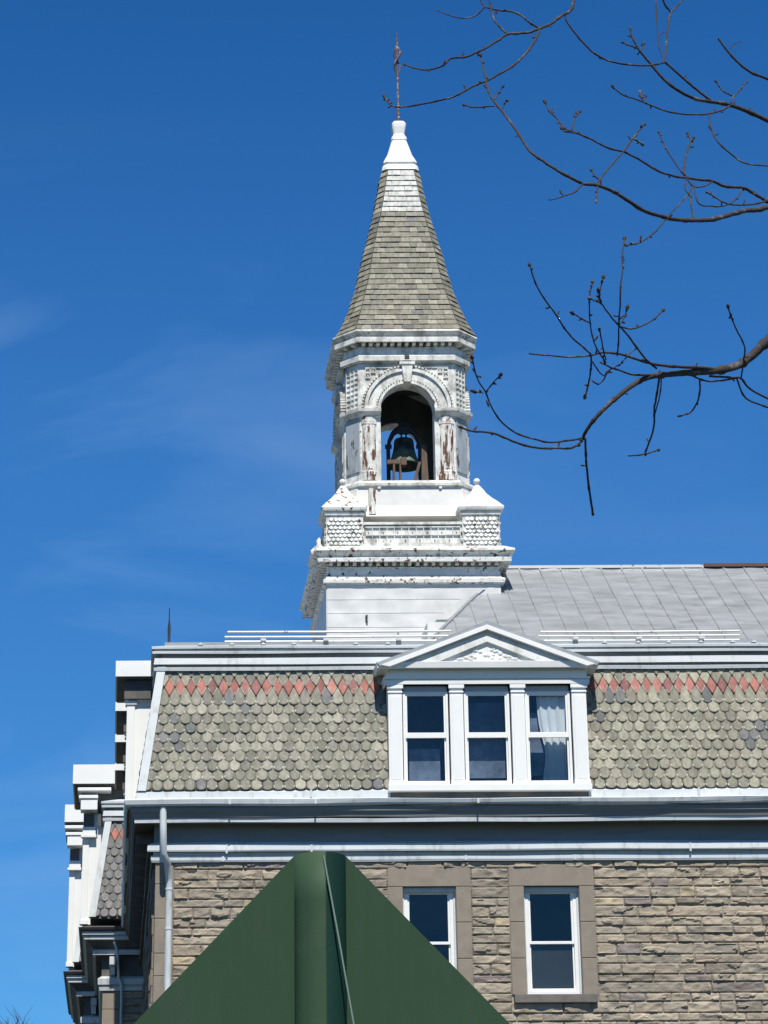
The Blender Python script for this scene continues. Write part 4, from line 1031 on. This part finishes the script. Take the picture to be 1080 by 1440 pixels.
# ------------------------------------------------------------------ dormers on the left side (seen in profile)
def side_dormer(y0, y1, o_body, o_slab, zt_, zlow_, parent, x0, fancy=False, slab=0.30):
    oy = 0.50 if fancy else 0.28
    d = MB(); d.box(x0-o_body, x0+0.3, y0, y1, zlow_, zt_-slab-0.05)
    o = d.build('dormer', M['white_clean'], parent)
    s_ = MB(); ex = 0.12; 
    s_.sweep([(0.0, zt_-slab-0.42), (0.03, zt_-slab-0.40), (0.03, zt_-slab-0.3), (0.06, zt_-slab-0.12), (0.10, zt_-slab-0.05), (0.10, zt_-slab-0.03), (0.0, zt_-slab-0.02)],
             [(x0+0.9, y1), (x0-o_body, y1), (x0-o_body, y0), (x0+0.9, y0)])
    s_.box(x0-o_slab-0.002, x0+0.9, y0-oy, y1+0.25, zt_-slab-0.004, zt_+0.003); 
    sb = MB(); sb.box(x0-o_slab+0.03, x0+0.9, y0-oy+0.03, y1+0.2, zt_-slab-0.035, zt_-slab-0.006); sb.box(x0-o_body-0.105, x0+0.9, y0-0.115, y0-0.03, zt_-slab-0.40, zt_-slab-0.036)  # dark boards stand in for shade beneath the slab
    if fancy: sb.box(x0-o_body+0.3, x0+0.9, y0-0.13, y0-0.12, zt_-slab-0.95, zt_-slab-0.18)  # dark sheet painted in as shade on the cheek
    sb.build('soffit_shade_board', M['dark_core_shade'], o)
    s_.build('dormer_cornice', M['white_clean'], o)
    p = MB(); c0 = x0-o_body
    p.box(c0-0.05, c0+0.10, y0-0.035, y0+0.15, zlow_, zt_-slab-0.42)
    p.box(c0-0.08, c0+0.14, y0-0.06, y0+0.16, zt_-slab-0.50, zt_-slab-0.44); p.box(c0-0.07, c0+0.12, y0-0.05, y0+0.16, zlow_, zlow_+0.12)
    p.build('pilaster', M['white_clean'], o, bevel=0.006)
    if fancy:
        f = MB()
        f.box(c0-0.12, c0+0.28, y0-0.42, y0-0.01, zt_-slab-0.62, zt_-slab-0.36)
        f.box(c0-0.17, c0+0.29, y0-0.45, y0-0.01, zt_-slab-0.35, zt_-slab-0.27)
        f.box(c0-0.06, c0+0.25, y0-0.12, y0-0.02, zt_-slab-1.15, zt_-slab-0.97); f.box(c0-0.1, c0+0.27, y0-0.15, y0-0.02, zt_-slab-1.23, zt_-slab-1.16)
        f.box(c0-0.20, c0+0.60, y0-0.47, y0-0.01, zt_-slab-0.17, zt_-slab-0.09)
        f.build('scroll_bracket', M['white_clean'], o, bevel=0.008)
        g_ = MB(); g_.box(c0-0.04, c0+0.2, y0-0.05, y0-0.01, zt_-slab-0.95, zt_-slab-0.64); g_.build('bracket_shadow_board', M['dark_core_shade'], o)
    # window facing left
    wf = MB(); ym = (y0+y1)/2
    wf.box(x0-o_body-0.03, x0-o_body-0.001, y0+0.25, y1-0.25, zlow_+0.2, zt_-slab-0.6); wf.build('window_frame', M['white_clean'], o)
    wp = MB(); wp.box(x0-o_body-0.04, x0-o_body-0.031, y0+0.33, y1-0.33, zlow_+0.3, zt_-slab-0.7); wp.build('pane', M['iron'], o)
    return o
sy0 = 1.35
zsd = bz(930, sy0-0.25, 170)
xs0 = xL
o_b = xL-bx_(181, sy0, 1050); o_s = xL-bx_(163, sy0-0.2, 940)
for k in range(5):
    y = sy0+2.55*k
    if y+1.3 > 12.6: break
    side_dormer(y, y+1.35, o_b, o_s, zsd, zB-0.02, B, xL)

# ------------------------------------------------------------------ wing and far pavilion on the left
def block(yw, xw, xe, yend, nm, seed, slate_face=True):
    w_ = MB(); z = EP[0][1]; rnd = random.Random(seed)
    w_.box(xw+0.02, xe, yw+0.02, yend, 0, z+0.9)
    WO = w_.build(nm, M['mortar'], B)
    q = MB(); z = WP[0][1]; k = 0
    while z > 0.4:
        h = 0.5 if k % 2 else 0.42
        q.box(xw, xw+0.40, yw-0.03, yw+0.5, z-h+0.006, z); z -= h; k += 1
    q.build('corner_quoins', M['dressed'], WO, bevel=0.012)
    r_ = MB(); z = WP[0][1]
    while z > WP[0][1]-3:
        h = 0.17; x = xw+0.41
        while x < min(xe, xw+3):
            L = rnd.uniform(0.3, 0.8); rock(r_, x, x+L, z-h, z, rnd.uniform(0, 99), y=yw); x += L
        z -= h
    r_.build('rough_courses', M['stone'], WO)
    e_ = MB(); e_.sweep(WP[7:9]+[(0.18, WP[9][1])], [(xw, yend), (xw, yw), (xe, yw)]); e_.sweep(WP[11:14], [(xw, yend), (xw, yw), (xe, yw)]); e_.build('eaves_cornice', M['dark_core_shade'], WO)  # eaves shade put into the dark frieze and cove colour
    e_ = MB(); e_.sweep(WP[:8], [(xw, yend), (xw, yw), (xe, yw)]); e_.build('ledge_moulding', M['gutter'], WO)
    e_ = MB(); e_.sweep(WP[13:20], [(xw, yend), (xw, yw), (xe, yw)]); e_.sweep([(0.18, WP[9][1])]+WP[9:12], [(xw, yend), (xw, yw), (xe, yw)]); e_.build('eaves_moulding', M['gutter'], WO)
    e_ = MB(); e_.sweep(WP[19:], [(xw, yend), (xw, yw), (xe, yw)]); e_.build('eaves_gutter', M['dark_core_shade'], WO)
    bk_ = MB()
    for x in (xw+0.22, xw+1.0, xw+1.8):
        bk_.box(x-0.075, x+0.075, yw-0.42, yw-0.02, WP[9][1]-0.26, WP[9][1]-0.07); bk_.box(x-0.06, x+0.06, yw-0.26, yw-0.02, WP[7][1]+0.02, WP[9][1]-0.26)
    bk_.build('bracket', M['gutter'], WO, bevel=0.01)
    m_ = MB(); m_.rings([[(xw-oB, yw-oB, zB-0.03), (xe, yw-oB, zB-0.03), (xe, yend, zB-0.03), (xw-oB, yend, zB-0.03)], [(xw-oT, yw-oT, zT), (xe, yw-oT, zT), (xe, yend, zT), (xw-oT, yend, zT)]])
    m_.build('mansard_core', M['dark_core_shade'], WO)
    mansard_front(xw, yw, min(xe, xw+3.5), seed=seed, pal=[(0.17, 0.17, 0.17), (0.20, 0.20, 0.195), (0.155, 0.155, 0.158), (0.185, 0.18, 0.18)], greyp=0).build('grey_slates', M['slate'], WO)
    hip(xw, yw, WO)
    t2 = MB(); t2.sweep(TP, [(xw, yend), (xw, yw), (xe, yw)]); t2.build('upper_cornice', M['gutter'], WO)
    return WO
WP = [(o, bz(p, 13.0-o, 150)) for o, p in [(0.0, 1394), (0.07, 1393), (0.085, 1388), (0.03, 1387.5), (0.03, 1385), (0.11, 1384.5), (0.12, 1376), (0.03, 1373), (0.03, 1344), (0.24, 1342.5), (0.25, 1336.5), (0.22, 1335), (0.30, 1329), (0.42, 1322), (0.45, 1320.8), (0.455, 1317), (0.43, 1316), (0.50, 1314), (0.505, 1310.5), (0.48, 1309.5), (0.56, 1307), (0.59, 1303.5), (0.33, 1302)]]
yW = 13.0; xW = bx_(144, yW, 1400)
wing = block(yW, xW, xL+6, 19.6, 'side_wing', 5)
zW = bz(1080, yW+0.4, 130)
side_dormer(yW+0.55, yW+2.6, xW-bx_(119, yW+0.5, 1200), xW-bx_(103, yW+0.3, 1095), zW, zB-0.02, wing, xW, fancy=True, slab=0.46)
yP = 19.7; xP = bx_(90, yP-0.55, 1365)+0.57
pav = block(yP, xP, xW+3, 27.0, 'far_pavilion', 9)
yq = yP+0.3; side_dormer(yq, yq+2.0, xP-bx_(101, yq, 1200), xP-bx_(91.5, yq-0.2, 1150), bz(1135, yq-0.2, 100), zB-0.02, pav, xP, fancy=True, slab=0.46)
# small downpipe at the wing
dp = MB(); dp.tube([(bx_(161, yW-0.5, 1322), yW-0.5, bz(1322, yW-0.5)), (bx_(165, yW-0.45, 1335), yW-0.45, bz(1335, yW-.45)), (bx_(167, yW-0.2, 1372), yW-0.2, bz(1372, yW-.2)), (bx_(171, yW-0.15, 1382), yW-0.15, bz(1382, yW-.15)), (bx_(173, yW-0.1, 1440), yW-0.1, 1.0)], 0.035, 8)
dp.build('downspout', M['gutter'], B)

# ------------------------------------------------------------------ green sign seen from behind
YS = 4.0
def ws(px, py, Y=YS): return W(px, py, Y)
pc = ws(451.5, 1300, YS); prr = (ws(487, 1300).x-ws(416, 1300).x)/2; ztop_ = ws(451, 1197, YS-prr).z
SG = empty('road_sign', (pc.x, YS, 0), 'dark green back of a diamond sign board on a thick round green post', 'sign')
p_ = MB(); n = 40; seam = -PI/2+0.19
def pr_ring(z, grow=0.0): return [((prr+grow)*math.cos(2*PI*k/n), (prr+grow)*math.sin(2*PI*k/n), z) for k in range(n)]
p_.rings([pr_ring(-0.3), pr_ring(ztop_-0.001)], smooth=True); p_.build('post', M['signpost2'], SG, skew=False)
sl_ = MB(); m2 = 30; V = []; rws = 26    # rolled outer sleeve ending in a ragged lip
for j in range(rws+1):
    z = 0.3+(ztop_-0.001-0.3)*j/rws
    en_ = seam+0.006*math.sin(j*2.3)
    for k in range(m2+1):
        a = -PI-0.25+(en_+PI+0.25)*k/m2; rr = prr+0.0012+0.0030*max(0, (k/m2-0.6)/0.4)
        V.append((rr*math.cos(a), rr*math.sin(a), z))
sl_.add(V, [(j*(m2+1)+k, j*(m2+1)+k+1, (j+1)*(m2+1)+k+1, (j+1)*(m2+1)+k) for j in range(rws) for k in range(m2)], smooth=True)
so_ = sl_.build('sleeve', M['signpost'], SG, skew=False)
md = so_.modifiers.new('s', 'SOLIDIFY'); md.thickness = 0.0025; md.offset = 0
pl = MB(); a = ws(416, 1201.5); b2 = ws(190, 1438); c2 = ws(487, 1205); d2 = ws(718, 1441)
slL = (a.z-b2.z)/(a.x-b2.x); slR = (c2.z-d2.z)/(d2.x-c2.x)
hL = 0.50
xl_, xr_ = a.x-hL, c2.x+hL; zl_ = a.z-hL*slL; zr_ = c2.z-hL*slR
poly = [(a.x+0.004, ztop_-0.004), (c2.x-0.004, ztop_-0.004)]
poly = [(xl_-pc.x, zl_), (a.x-pc.x, a.z), (a.x-pc.x+0.008, a.z), (c2.x-pc.x-0.008, c2.z), (c2.x-pc.x, c2.z), (xr_-pc.x, zr_), (0, zl_-(pc.x-xl_)*1.0)]
pl.prism(poly, -0.0015, 0.0015); pl.build('sign_board', M['sign'], SG, skew=False)
cb_ = MB(); A = ws(455, 1203, YS-prr-0.006); Z = ws(497, 1440, YS-prr-0.01); dd = Z-A
cb_.tube([tuple(A-Vector((pc.x, YS, 0))), tuple(A+dd*0.5-Vector((pc.x, YS, 0))+Vector((0.0008, 0, 0))), tuple(A+dd*1.6-Vector((pc.x, YS, 0)))], 0.0018, 6)
cb_.build('cable', M['cable'], SG, skew=False)

# ------------------------------------------------------------------ bare tree on the right
def dep(px, py): return 9.0+0.9*math.sin(px/150)+0.6*math.cos(py/120)
def catmull(P, per=5):
    P = [P[0]]+P+[P[-1]]; o = []
    for i_ in range(1, len(P)-2):
        a, b2, c, d = P[i_-1:i_+3]
        for k in range(per):
            t = k/per; o.append(0.5*((2*b2)+(c-a)*t+(2*a-5*b2+4*c-d)*t*t+(3*b2-a-3*c+d)*t**3))
    o.append(P[-2]); return o
T = empty('bare_tree', (5.2, 10.5, 0), 'leafless tree reaching budded branches in from the right edge', 'tree')
OT = Vector(T.location)
BR = [  # (points in photo pixels, thickness px at start, at end, bud)
 ([(808,-6),(803,14),(790,22),(775,33),(759,40)],4.2,4,0), ([(759,40),(745,45),(729,47),(714,48),(700,57),(680,69),(655,80),(640,81),(631,84),(622,93),(602,98),(588,97),(570,91)],3.8,2.0,1),
 ([(714,48),(705,40),(695,28),(691,14),(687,-6)],2.8,2.2,0), ([(759,40),(745,32),(733,22),(718,16),(705,15),(690,12),(681,11),(672,20),(660,25),(645,25),(628,20),(613,14)],3,1.4,0),
 ([(681,11),(678,4),(674,-5)],2.2,2,0), ([(759,40),(755,52),(748,64),(735,80),(718,95),(700,105),(686,113),(668,120),(650,130),(635,137),(610,143),(590,147),(570,150),(555,150),(545,143),(540,135)],3.6,2.0,1),
 ([(1090,289),(1065,295),(1045,297),(1020,304),(1000,309),(975,310),(945,308),(930,304),(905,296),(880,280),(860,268),(838,260),(820,258),(790,243),(765,227),(745,212),(727,185),(705,155),(693,140),(686,125),(683,110),(678,90),(676,78)],7,2.2,1),
 ([(695,149),(680,150),(667,151),(653,148)],2.2,1.8,1), ([(696,140),(701,130),(707,122)],2,1.6,1), ([(707,152),(709,147),(713,142)],1.8,1.4,1),
 ([(820,258),(808,270),(795,275),(780,280),(771,281)],2.6,1.4,0), ([(840,262),(840,270),(838,283)],2.4,2,1), ([(730,190),(725,192)],2,1.6,0),
 ([(877,213),(860,232),(843,253),(840,262)],2.3,2.3,0), ([(843,253),(836,247),(832,240)],2,1.8,1),
 ([(795,18),(797,30),(810,48),(822,62),(840,78),(865,88),(900,92),(925,90),(935,87)],2.4,2.8,0), ([(935,87),(937,60),(940,30),(943,18),(936,8),(929,-6)],2.8,2.4,0), ([(943,18),(952,9),(964,-6)],2.6,2.2,0),
 ([(1005,144),(995,138),(975,122),(955,105),(935,87)],4,2.8,0), ([(931,80),(926,60),(924,35),(922,-6)],1.8,1.6,0), ([(925,53),(930,47),(935,45)],1.5,1.2,0),
 ([(1090,174),(1050,156),(1025,147),(1000,143),(975,138),(950,125),(930,108),(915,90),(900,72),(890,55),(886,40)],6.5,2.0,1), ([(897,68),(886,64),(876,60)],2,1.8,1), ([(902,73),(905,62)],1.8,1.5,1),
 ([(1027,148),(1015,155),(997,160),(970,161),(940,157),(915,148),(895,140),(875,133),(862,122)],2.8,1.8,1), ([(905,142),(901,136),(900,129)],2,1.8,1), ([(906,142),(907,134)],1.6,1.5,1),
 ([(1028,145),(1031,137),(1040,127),(1050,116)],2.4,1.8,1), ([(1030,135),(1018,129),(1012,122),(1007,115)],2,1.8,1),
 ([(997,158),(1000,180),(1010,200),(1030,218),(1050,230),(1090,234)],2.4,2.2,0), ([(1090,115),(1055,101),(1035,85),(1020,68),(1010,54)],4,2.4,0), ([(1027,68),(1034,61),(1042,58)],1.5,1.2,0),
 ([(1090,290),(1075,281),(1060,272),(1045,264),(1020,262),(1000,254),(985,253),(965,250)],5,3.4,0), ([(965,250),(950,248),(925,240),(900,225),(877,213)],3.2,2.8,0), ([(877,213),(855,208),(830,195),(810,187),(795,181),(782,165),(773,157),(766,143)],2.8,2,1),
 ([(804,183),(808,168),(815,157)],2.2,2,1), ([(810,187),(795,185),(790,181)],1.8,1.8,1), ([(877,213),(884,203),(890,195),(898,184),(906,175)],2.6,2.2,1), ([(890,195),(897,199),(903,202)],1.9,1.8,1),
 ([(965,248),(957,240),(942,218),(935,205),(927,187)],2.0,1.8,1), ([(962,246),(962,232),(967,212),(971,199),(967,188)],3,1.8,1), ([(971,200),(975,194)],1.8,1.6,1),
 ([(975,262),(962,280),(943,300),(935,310),(920,327),(900,341),(882,345)],2,2,1), ([(966,247),(963,262),(967,272),(973,278)],2.2,1.8,0), ([(975,255),(982,285),(1000,290),(1020,289),(1035,280),(1043,266)],2,1.8,0), ([(970,272),(972,290),(975,308)],2.4,2.2,0),
 ([(1090,279),(1060,287),(1030,288),(1015,283),(1005,277),(995,271)],2.6,1.8,1), ([(965,250),(975,262),(990,262),(1003,255)],2,1.8,0),
 ([(868,500),(870,480),(870,458),(872,430),(873,400),(876,375),(875,360),(878,336)],2.2,2.2,1), ([(870,459),(890,462),(915,452),(932,437)],2.4,1.8,1), ([(870,458),(877,448),(882,434)],1.8,1.6,1),
 ([(831,498),(820,488),(800,470),(780,440),(762,415),(752,395),(745,374)],2.6,2,1), ([(852,510),(842,495),(835,480),(830,455),(829,420),(833,398)],2,2,1), ([(831,455),(818,448),(805,440)],1.8,1.8,1),
 ([(923,518),(910,507),(900,495),(880,468),(865,452),(848,430),(843,415),(848,391)],3,1.8,1), ([(846,428),(838,423),(830,420)],1.8,1.5,1), ([(845,425),(842,410)],1.6,1.6,1), ([(852,506),(848,490),(846,478),(843,464)],2,1.8,1),
 ([(1095,463),(1070,488),(1050,506),(1035,515),(1010,521),(985,523),(955,525),(925,528),(905,533),(885,545),(860,565),(840,585),(825,605),(819,618)],13,4.0,0),
 ([(819,616),(803,619),(774,622),(750,617),(726,609),(705,593),(691,572),(683,552),(671,532),(664,504)],2.8,1.8,1), ([(684,550),(692,540),(703,528)],1.8,1.6,1), ([(680,553),(667,550)],1.6,1.6,1), ([(684,563),(687,572)],1.8,1.6,0),
 ([(819,620),(803,630),(783,630),(758,630),(734,625),(713,617),(693,609),(664,606),(648,601)],3.2,2.8,1), ([(823,616),(824,644),(827,676),(831,705),(834,725)],3,3,0),
 ([(1015,521),(986,517),(958,516),(925,513),(901,507),(872,498),(848,496),(831,500)],5,2.4,0), ([(831,500),(803,502),(774,500),(744,497)],2.4,2,0), ([(831,500),(831,517),(827,542),(823,557)],2.4,2.4,1),
 ([(833,508),(842,522),(850,528),(858,521)],2,1.8,0), ([(833,536),(842,540),(850,532),(853,523),(861,518),(876,510)],2.2,1.6,0), ([(940,527),(893,527),(872,521),(852,513),(848,500)],3,2,0), ([(870,515),(885,498),(898,488)],1.8,1.5,0),
 ([(968,526),(990,535),(1006,536),(1035,532)],2.6,2.2,0), ([(984,533),(983,558),(972,579),(955,585)],2.6,2,1), ([(927,532),(923,558),(920,575),(919,603),(907,637)],3,2.4,0), ([(884,641),(905,639),(925,633)],2.2,1.8,1), ([(930,532),(928,555),(921,582)],1.8,1.8,0),
 ([(998,529),(1030,531),(1042,532),(1055,547),(1090,566)],3,2.8,0), ([(1036,532),(1047,558),(1066,568),(1090,576)],2.4,2.4,0), ([(1042,532),(1046,505),(1047,487),(1036,464),(1028,445),(1024,432)],2.2,2,1),
]
rnd = random.Random(12)
for (P_, t0, t1, bud) in BR:
    P2 = [Vector((x, y, 0)) for x, y in P_]; cc = catmull(P2, 6); m_ = len(cc); pts = []; rad = []
    ph = rnd.uniform(0, 50)
    for k, p in enumerate(cc):
        jx = 0.55*noise.noise(Vector((k*0.45+ph, 0, 0))); jy = 0.55*noise.noise(Vector((k*0.45, ph, 3)))
        x, y = p.x+jx*(0 < k < m_-1), p.y+jy*(0 < k < m_-1)
        d = dep(p.x, p.y); pts.append(tuple(W(x, y, d)-OT))
        tt = (t0+(t1-t0)*k/(m_-1))*(1+0.18*noise.noise(Vector((k*0.9+ph, 5, 0))))
        if k % 9 == 5: tt *= 1.28
        rad.append(tt*d/F/2*1.16)
    b_ = MB(); b_.tube(pts, rad, 7)
    if m_ > 20:
        for q_ in range(m_//14):      # short spurs along the branch
            i_ = rnd.randint(3, m_-4); o_ = Vector(pts[i_]); sd3 = Vector((rnd.uniform(-1, 1), rnd.uniform(-0.6, 0.6), rnd.uniform(-1, 1))).normalized(); q3 = 0.0035
            b_.tube([o_, o_+sd3*q3*3, o_+sd3*q3*5.5+Vector((0, 0, q3)), o_+sd3*q3*7+Vector((0, 0, q3*1.5))], [q3*0.9, q3*0.8, q3*1.2, q3*0.2], 6)
    if bud:
        e_ = Vector(pts[-1]); dd = (e_-Vector(pts[-2])).normalized(); r_ = 3.6*9/F/2
        if rnd.random() < 0.6: r_ *= 1.25
        b_.tube([e_-dd*r_*0.6, e_+dd*r_*0.4, e_+dd*r_*1.6, e_+dd*r_*3.0], [r_*0.6, r_*1.25, r_*1.15, r_*0.15], 7)
        for q_ in range(3):
            i_ = m_-3-q_*rnd.randint(2, 5)
            if i_ > 1:
                o_ = Vector(pts[i_]); sd3 = Vector((rnd.uniform(-1, 1), rnd.uniform(-1, 1), rnd.uniform(-1, 1))).normalized(); v3 = (dd*0.7+sd3).normalized()
                b_.tube([o_, o_+v3*r_*1.2, o_+v3*r_*2.6], [r_*0.6, r_*0.85, r_*0.15], 6)
    b_.build('branch', M['bark'], T, skew=False)
# trunk and the limbs outside the frame that carry the branches
def gw(px, py): return W(px, py, dep(px, py))-OT
tk = MB()
tr_ = [Vector((0, 0, -0.2)), Vector((0.03, 0, 0.3)), Vector((0.0, 0.05, 1.5)), Vector((-0.1, 0.1, 3.0)), Vector((-0.05, 0.0, 4.6)), Vector((-0.2, -0.1, 6.2)), Vector((-0.3, -0.1, 8.0)), Vector((-0.5, 0, 9.6))]
tk.tube(catmull(tr_, 5), [0.34-0.28*k/35 for k in range(36)], 12)
tk.build('trunk', M['bark'], T, skew=False)
def limb(start, ends, r0, r1):
    for e_ in ends:
        e_ = Vector(e_); s_ = Vector(start); mid = s_.lerp(e_, 0.55)+Vector((0, 0, 0.25)); l = MB()
        c = catmull([s_, s_.lerp(mid, 0.5)+Vector((0.05, 0.1, 0.08)), mid, mid.lerp(e_, 0.6)+Vector((0, 0, 0.05)), e_], 6)
        c = [q_+Vector((noise.noise(q_*2.2), noise.noise(q_*2.2+Vector((9, 0, 0))), noise.noise(q_*2.2+Vector((0, 9, 0)))))*0.07*math.sin(PI*k/(len(c)-1)) for k, q_ in enumerate(c)]
        l.tube(c, [(r0+(r1-r0)*(k/(len(c)-1))**0.7)*(1+0.12*(k % 3 == 1)*(k < len(c)-4)) for k in range(len(c))], 8); l.build('limb', M['bark'], T, skew=False)
pxm = 9/F/2
limb((-0.05, 0, 3.2), [gw(1095, 463)], 0.09, 13*pxm); limb((-0.05, 0, 3.6), [gw(1090, 571)], 0.05, 3*pxm)
limb((-0.05, 0, 4.4), [gw(1090, 289)], 0.08, 7.5*pxm); limb((-0.1, 0, 5.0), [gw(1090, 174), gw(1090, 115)], 0.07, 6.5*pxm)
limb((-0.1, 0, 4.8), [gw(1090, 234)], 0.04, 3*pxm)
def over(ends, r0, r1):
    for e_ in ends:
        l = MB(); e_ = Vector(e_)
        c = catmull([Vector((-0.3, -0.1, 7.6)), Vector((-0.9, -0.1, 8.5)), Vector((-2.0, -0.1, 9.1)), e_.lerp(Vector((-2.6, 0, 9.0)), 0.5)+Vector((0, 0, 0.35)), e_+Vector((0.12, 0, 0.45)), e_], 6)
        l.tube(c, [r0+(r1-r0)*(k/(len(c)-1))**0.7 for k in range(len(c))], 8); l.build('limb', M['bark'], T, skew=False)
over([gw(808, -6), gw(687, -6), gw(674, -5), gw(930, -6), gw(964, -6)], 0.05, 3*pxm)

# ------------------------------------------------------------------ far bare tree whose twigs show at the lower left
T2c = W(-38, 1500, 70); T2 = empty('bare_tree', (T2c.x, 70, 0), 'distant leafless treetop showing thin twigs at the lower left corner', 'tree')
tt = MB(); tt.tube([(0, 0, -0.2), (0.1, 0, 3), (0, 0.1, 6), (0.05, 0, 8.3)], [0.28, 0.24, 0.17, 0.1], 8); tt.build('trunk', M['bark'], T2, skew=False)
cw = MB(); rnd = random.Random(6)
def grow(p, d, L, r, lv):
    pts = [p]; q_ = p
    for k in range(4):
        d = (d+Vector((rnd.uniform(-.22, .22), rnd.uniform(-.22, .22), rnd.uniform(-.05, .2)))).normalized(); q_ = q_+d*L/4; pts.append(q_)
    cw.tube(pts, [r*(1-0.16*k) for k in range(5)], 5 if lv < 2 else 4)
    if lv < 4:
        for k in range(4 if lv else 9):
            s_ = pts[rnd.randint(1, 4)]; a = rnd.uniform(0, 2*PI)
            grow(s_, (d*0.8+Vector((math.cos(a), math.sin(a), 0.35))*0.75).normalized(), L*rnd.uniform(0.55, 0.8), r*0.55, lv+1)
ztp = W(10, 1400, 70).z
for k in range(4):
    a = k*1.6+0.3; grow(Vector((0, 0, 4.4+k*0.8)), Vector((math.cos(a)*0.55, math.sin(a)*0.55, 1)).normalized(), (ztp-6.5)*0.36, 0.09, 0)
cw.build('crown', M['bark'], T2, skew=False)
